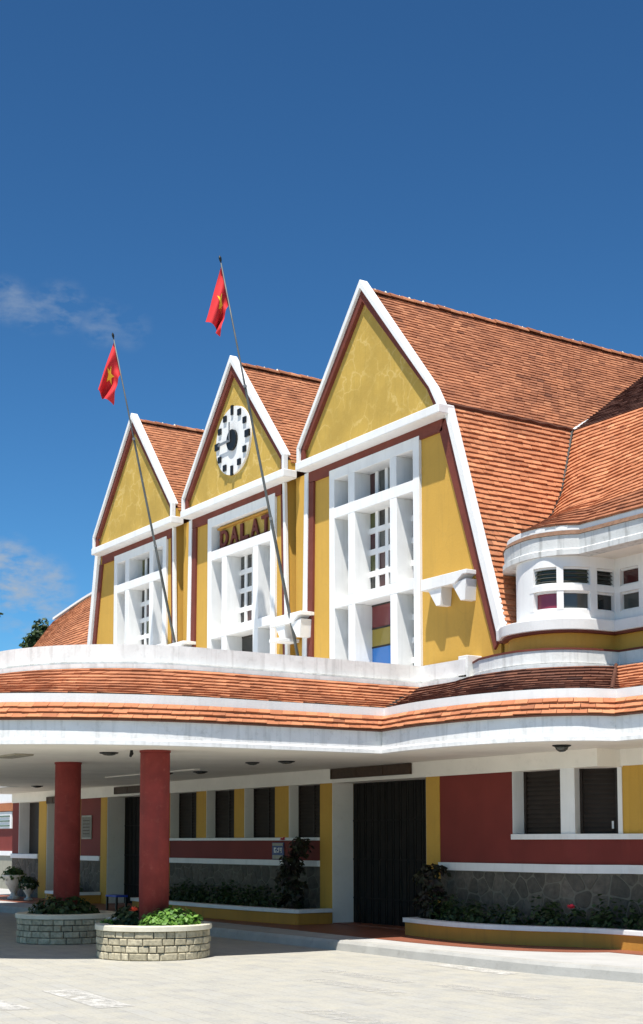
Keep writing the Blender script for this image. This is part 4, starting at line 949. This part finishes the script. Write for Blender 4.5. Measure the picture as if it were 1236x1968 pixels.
MB().box(-.30,.30,-.02,0,-.29,.29).obj('plate',M['pale'],e); MB().box(-.26,.26,-.024,-.0205,-.25,.25).obj('plate_panel',mk('notice_face',(.17,.15,.11),.6,.2,20,0),e)
for kz in range(5): MB().box(-.2,.2,-.027,-.0245,.15-kz*.08,.17-kz*.08).obj('text_line',M['sign'],e)
# ------------------------------------------------------------------ flags
def flagpole(p0,p1,label,flabel,seed,wind):
    p0=Vector(p0); p1=Vector(p1); e=empty('flagpole',p0,label,'flagpole','leaning flagpoles on the station front')
    d=p1-p0; L_=d.length; u=d.normalized()
    MB().tube([(0,0,0),u*L_*.35,u*L_*.36,u*L_*.68,u*L_*.69,u*L_],[.030,.029,.025,.023,.018,.013],10).obj('pole',M['pole'],e,smooth=True)
    f=MB().tube([u*L_*.998,u*(L_+.05),u*(L_+.09)],[.022,.028,.01],10); f.obj('finial',M['black'],e)
    for t in (.355,.685): MB().tube([u*L_*t,u*(L_*t+.05)],[.034,.034],10).obj('pole_joint',M['grey'],e)
    fe=empty('national_flag',p1,flabel,'flag','red flags on the leaning poles')
    hoist=.74; fly=1.10; left=Vector((-.54,-.80,0)).normalized(); nx,nz=22,14; vs=[]; out_=left.cross(Vector((0,0,1)))
    def P_(s,t):   # s along the hoist (0 top .. 1 bottom), t along the fly
        h=-u*(.06+hoist*s)
        sag=t*fly
        a=h+left*(sag*(.22-.10*s)*wind)*(1)-left*(.0)+Vector((0,0,-1))*(sag*(.97-.40*s-.06*math.sin(t*5)))
        return a+out_*(.10*math.sin(8*s+2.5*t+seed)*(.25+t)+.05*math.sin(13*s*t+seed))+left*(.05*math.sin(7*s+seed*2)*t)
    for i in range(nx+1):
        for j in range(nz+1): vs.append(P_(j/nz,i/nx))
    MB().add(vs,[(i*(nz+1)+j,(i+1)*(nz+1)+j,(i+1)*(nz+1)+j+1,i*(nz+1)+j+1) for i in range(nx) for j in range(nz)]).obj('cloth',M['flag'],fe,smooth=True)
    # star on both faces, following the cloth
    for sgn in (1,-1):
        b=MB(); R_=.20
        def star(r,a): return (.5-r*math.sin(a)/hoist, .5+r*math.cos(a)/fly)
        K=5; ring=[]
        for k in range(10):
            a=math.pi/2+k*math.pi/5; r=R_ if k%2==0 else R_*.385; ring.append((r,a))
        prof=[]
        for k in range(10):
            a0=ring[k]; a1=ring[(k+1)%10]
            for q_ in range(4):
                t=q_/4; x=a0[0]*math.cos(a0[1])*(1-t)+a1[0]*math.cos(a1[1])*t; y=a0[0]*math.sin(a0[1])*(1-t)+a1[0]*math.sin(a1[1])*t; prof.append((x,y))
        vs=[]; layers=[1,.75,.5,.25]
        for f_ in layers:
            for x,y in prof:
                s=.5-y*f_/hoist; t=.5+x*f_/fly; p=P_(s,t); du=P_(s+.01,t)-P_(s-.01,t); dv=P_(s,t+.01)-P_(s,t-.01); n=du.cross(dv).normalized(); vs.append(p+n*.007*sgn)
        s=t=.5; p=P_(s,t); n=(P_(s+.01,t)-P_(s-.01,t)).cross(P_(s,t+.01)-P_(s,t-.01)).normalized(); vs.append(p+n*.007*sgn)
        m_=len(prof); fs=[]
        for l_ in range(3): fs+=[(l_*m_+k,l_*m_+(k+1)%m_,(l_+1)*m_+(k+1)%m_,(l_+1)*m_+k) for k in range(m_)]
        fs+=[(3*m_+k,3*m_+(k+1)%m_,4*m_) for k in range(m_)]
        b.add(vs,fs).obj('star',M['star'],fe)
flagpole((-.98,-.10,5.02),(-1.1,-1.77,12.55),'grey leaning flagpole crossing the middle gable beside the clock','red flag with yellow star hanging from the higher pole by the middle gable',1.0,1.0)
flagpole((-6.10,-.03,5.6),(-5.9,-1.77,12.53),'grey leaning flagpole in front of the leftmost gable','red flag with yellow star drooping from the pole at the leftmost gable',2.2,1.5)
# ------------------------------------------------------------------ ceiling lamps
def lamp(x,y,z,label,r=.14,k=.35):
    e=empty('ceiling_lamp',(x,y,z),label,'lamp','lamps under the canopy')
    MB().lathe(0,0,[(r*.9,-.02),(r,-.012),(r,0)],20).obj('lamp_base',M['black'],e)
    MB().lathe(0,0,[(.02,-.021-.074*k),(r*.35,-.021-.067*k),(r*.62,-.021-.039*k),(r*.78,-.021)],20).obj('lamp_shade',G['grey'],e,smooth=True)
lamp(7.12,-.9,2.957,'small dome lamp under the eave in front of the right windows',.13,1)
lamp(2.35,-5.5,2.957,'dark ceiling lamp left of the near red column',.14)
lamp(1.75,-2.05,2.957,'dark ceiling lamp near the wall, left of the long carved board')
lamp(1.15,-2.35,2.957,'dark ceiling lamp beside its twin near the wall, the more distant one',.12)
lamp(-2.1,-1.6,2.957,'flat dark lamp above the row of four windows')
lamp(-2.9,-1.9,2.957,'flat dark lamp further left above the row of four windows',.12)
lamp(-10.3,-1.6,2.957,'farthest dark ceiling lamp at the left, above the small carved board')
e=MB().box(.5,1.4,-6.6,-6.3,2.93,2.957).obj('ceiling_fitting',M['pale']); tag(e,'faint flat greenish fitting on the canopy ceiling at the left edge','light fitting')
e=MB().tube([(0,0,0),(0,0,-.05),(.03,-.03,-.09)],[.02,.03,.02],8).obj('ceiling_spotlight',M['black']); e.location=(3.02,-5.45,2.957); tag(e,'tiny black spotlight on the ceiling just above the near red column','spotlight')
# blue bench / stool behind the near column
e=empty('blue_stool',(-6.75,-1.15,.158),'small blue plastic stool in front of the doorway between the two red columns','stool')
MB().box(-.28,.28,-.14,.14,.29,.33).obj('seat',mk('blue_plastic',(.015,.06,.45),.4,.1,5,0),e,bevel=.01)
for a in (-.24,.24):
    for b_ in (-.11,.11): MB().box(a-.02,a+.02,b_-.02,b_+.02,.0,.29).obj('leg',M['black'],e)
# ------------------------------------------------------------------ far left building
SB=empty('side_building',(-23,4,0),'low red building with white louvred window and orange eave beyond the far left end','building')
def sb(x0,x1,y0,y1,z0,z1,name,mat,**k): b=MB().box(x0+23,x1+23,y0-4,y1-4,z0,z1); return b.obj(name,mat,SB,**k)
sb(-28,-20.9,2.0,6,0,2.6,'wall',M['red']); sb(-28.3,-20.7,1.9,6.1,2.6,2.85,'roof',M['tile'])
wo=sb(-23.2,-21.3,1.93,1.999,2.05,2.58,'window',M['white'])
for k_ in range(3): MB().box(-23.05+23,-21.45+23,1.90-4,1.925-4,2.12+k_*.15,2.16+k_*.15).obj('louvre',G['green'],wo)
sb(-28.1,-20.8,1.95,6,2.86,3.7,'upper_wall',M['white']); sb(-28,-20.9,1.90,2.0,1.20,1.34,'ledge',M['white']); sb(-28,-20.9,1.95,2.0,0,1.2,'plinth',M['pale'])
# ------------------------------------------------------------------ trees far left
def tree(x,y,h,cr,label,seed,ch):
    e=empty('background_tree',(x,y,0),label,'tree','trees behind the far end of the station'); rg=random.Random(seed)
    MB().tube([(0,0,0),(.1,.05,h*.4),(.0,.1,h*.75),(.05,0,h*.97)],[.28,.2,.12,.03],8).obj('trunk',M['bark'],e)
    lb=MB(); b=MB()
    for i in range(26):
        t=rg.uniform(ch,1.0); z=h*t; a=rg.uniform(0,6.28); r=cr*(1.15-t)*rg.uniform(.6,1.1)+.15
        p=(r*math.cos(a),r*math.sin(a),z); lb.tube([(0,0,z-.5),(p[0]*.6,p[1]*.6,z-.2),p],[.05,.03,.01],5)
        leaves(b,p,(cr*.33,cr*.33,cr*.22),150,.16,seed*50+i)
    leaves(b,(0,0,h),(.3,.3,.5),120,.15,seed+999)
    lb.obj('limb',M['bark'],e); b.obj('crown',M['leaf_dark'],e)
tree(-29.3,6.0,9.75,.75,'dark tree top just left of the far orange roof',61,.55)
tree(-31.0,6.2,9.35,1.0,'lower dark tree top further left behind the canopy edge',62,.5)
tree(-34.9,6.0,11.3,.7,'dark tree just touching the left edge of the picture',63,.3)
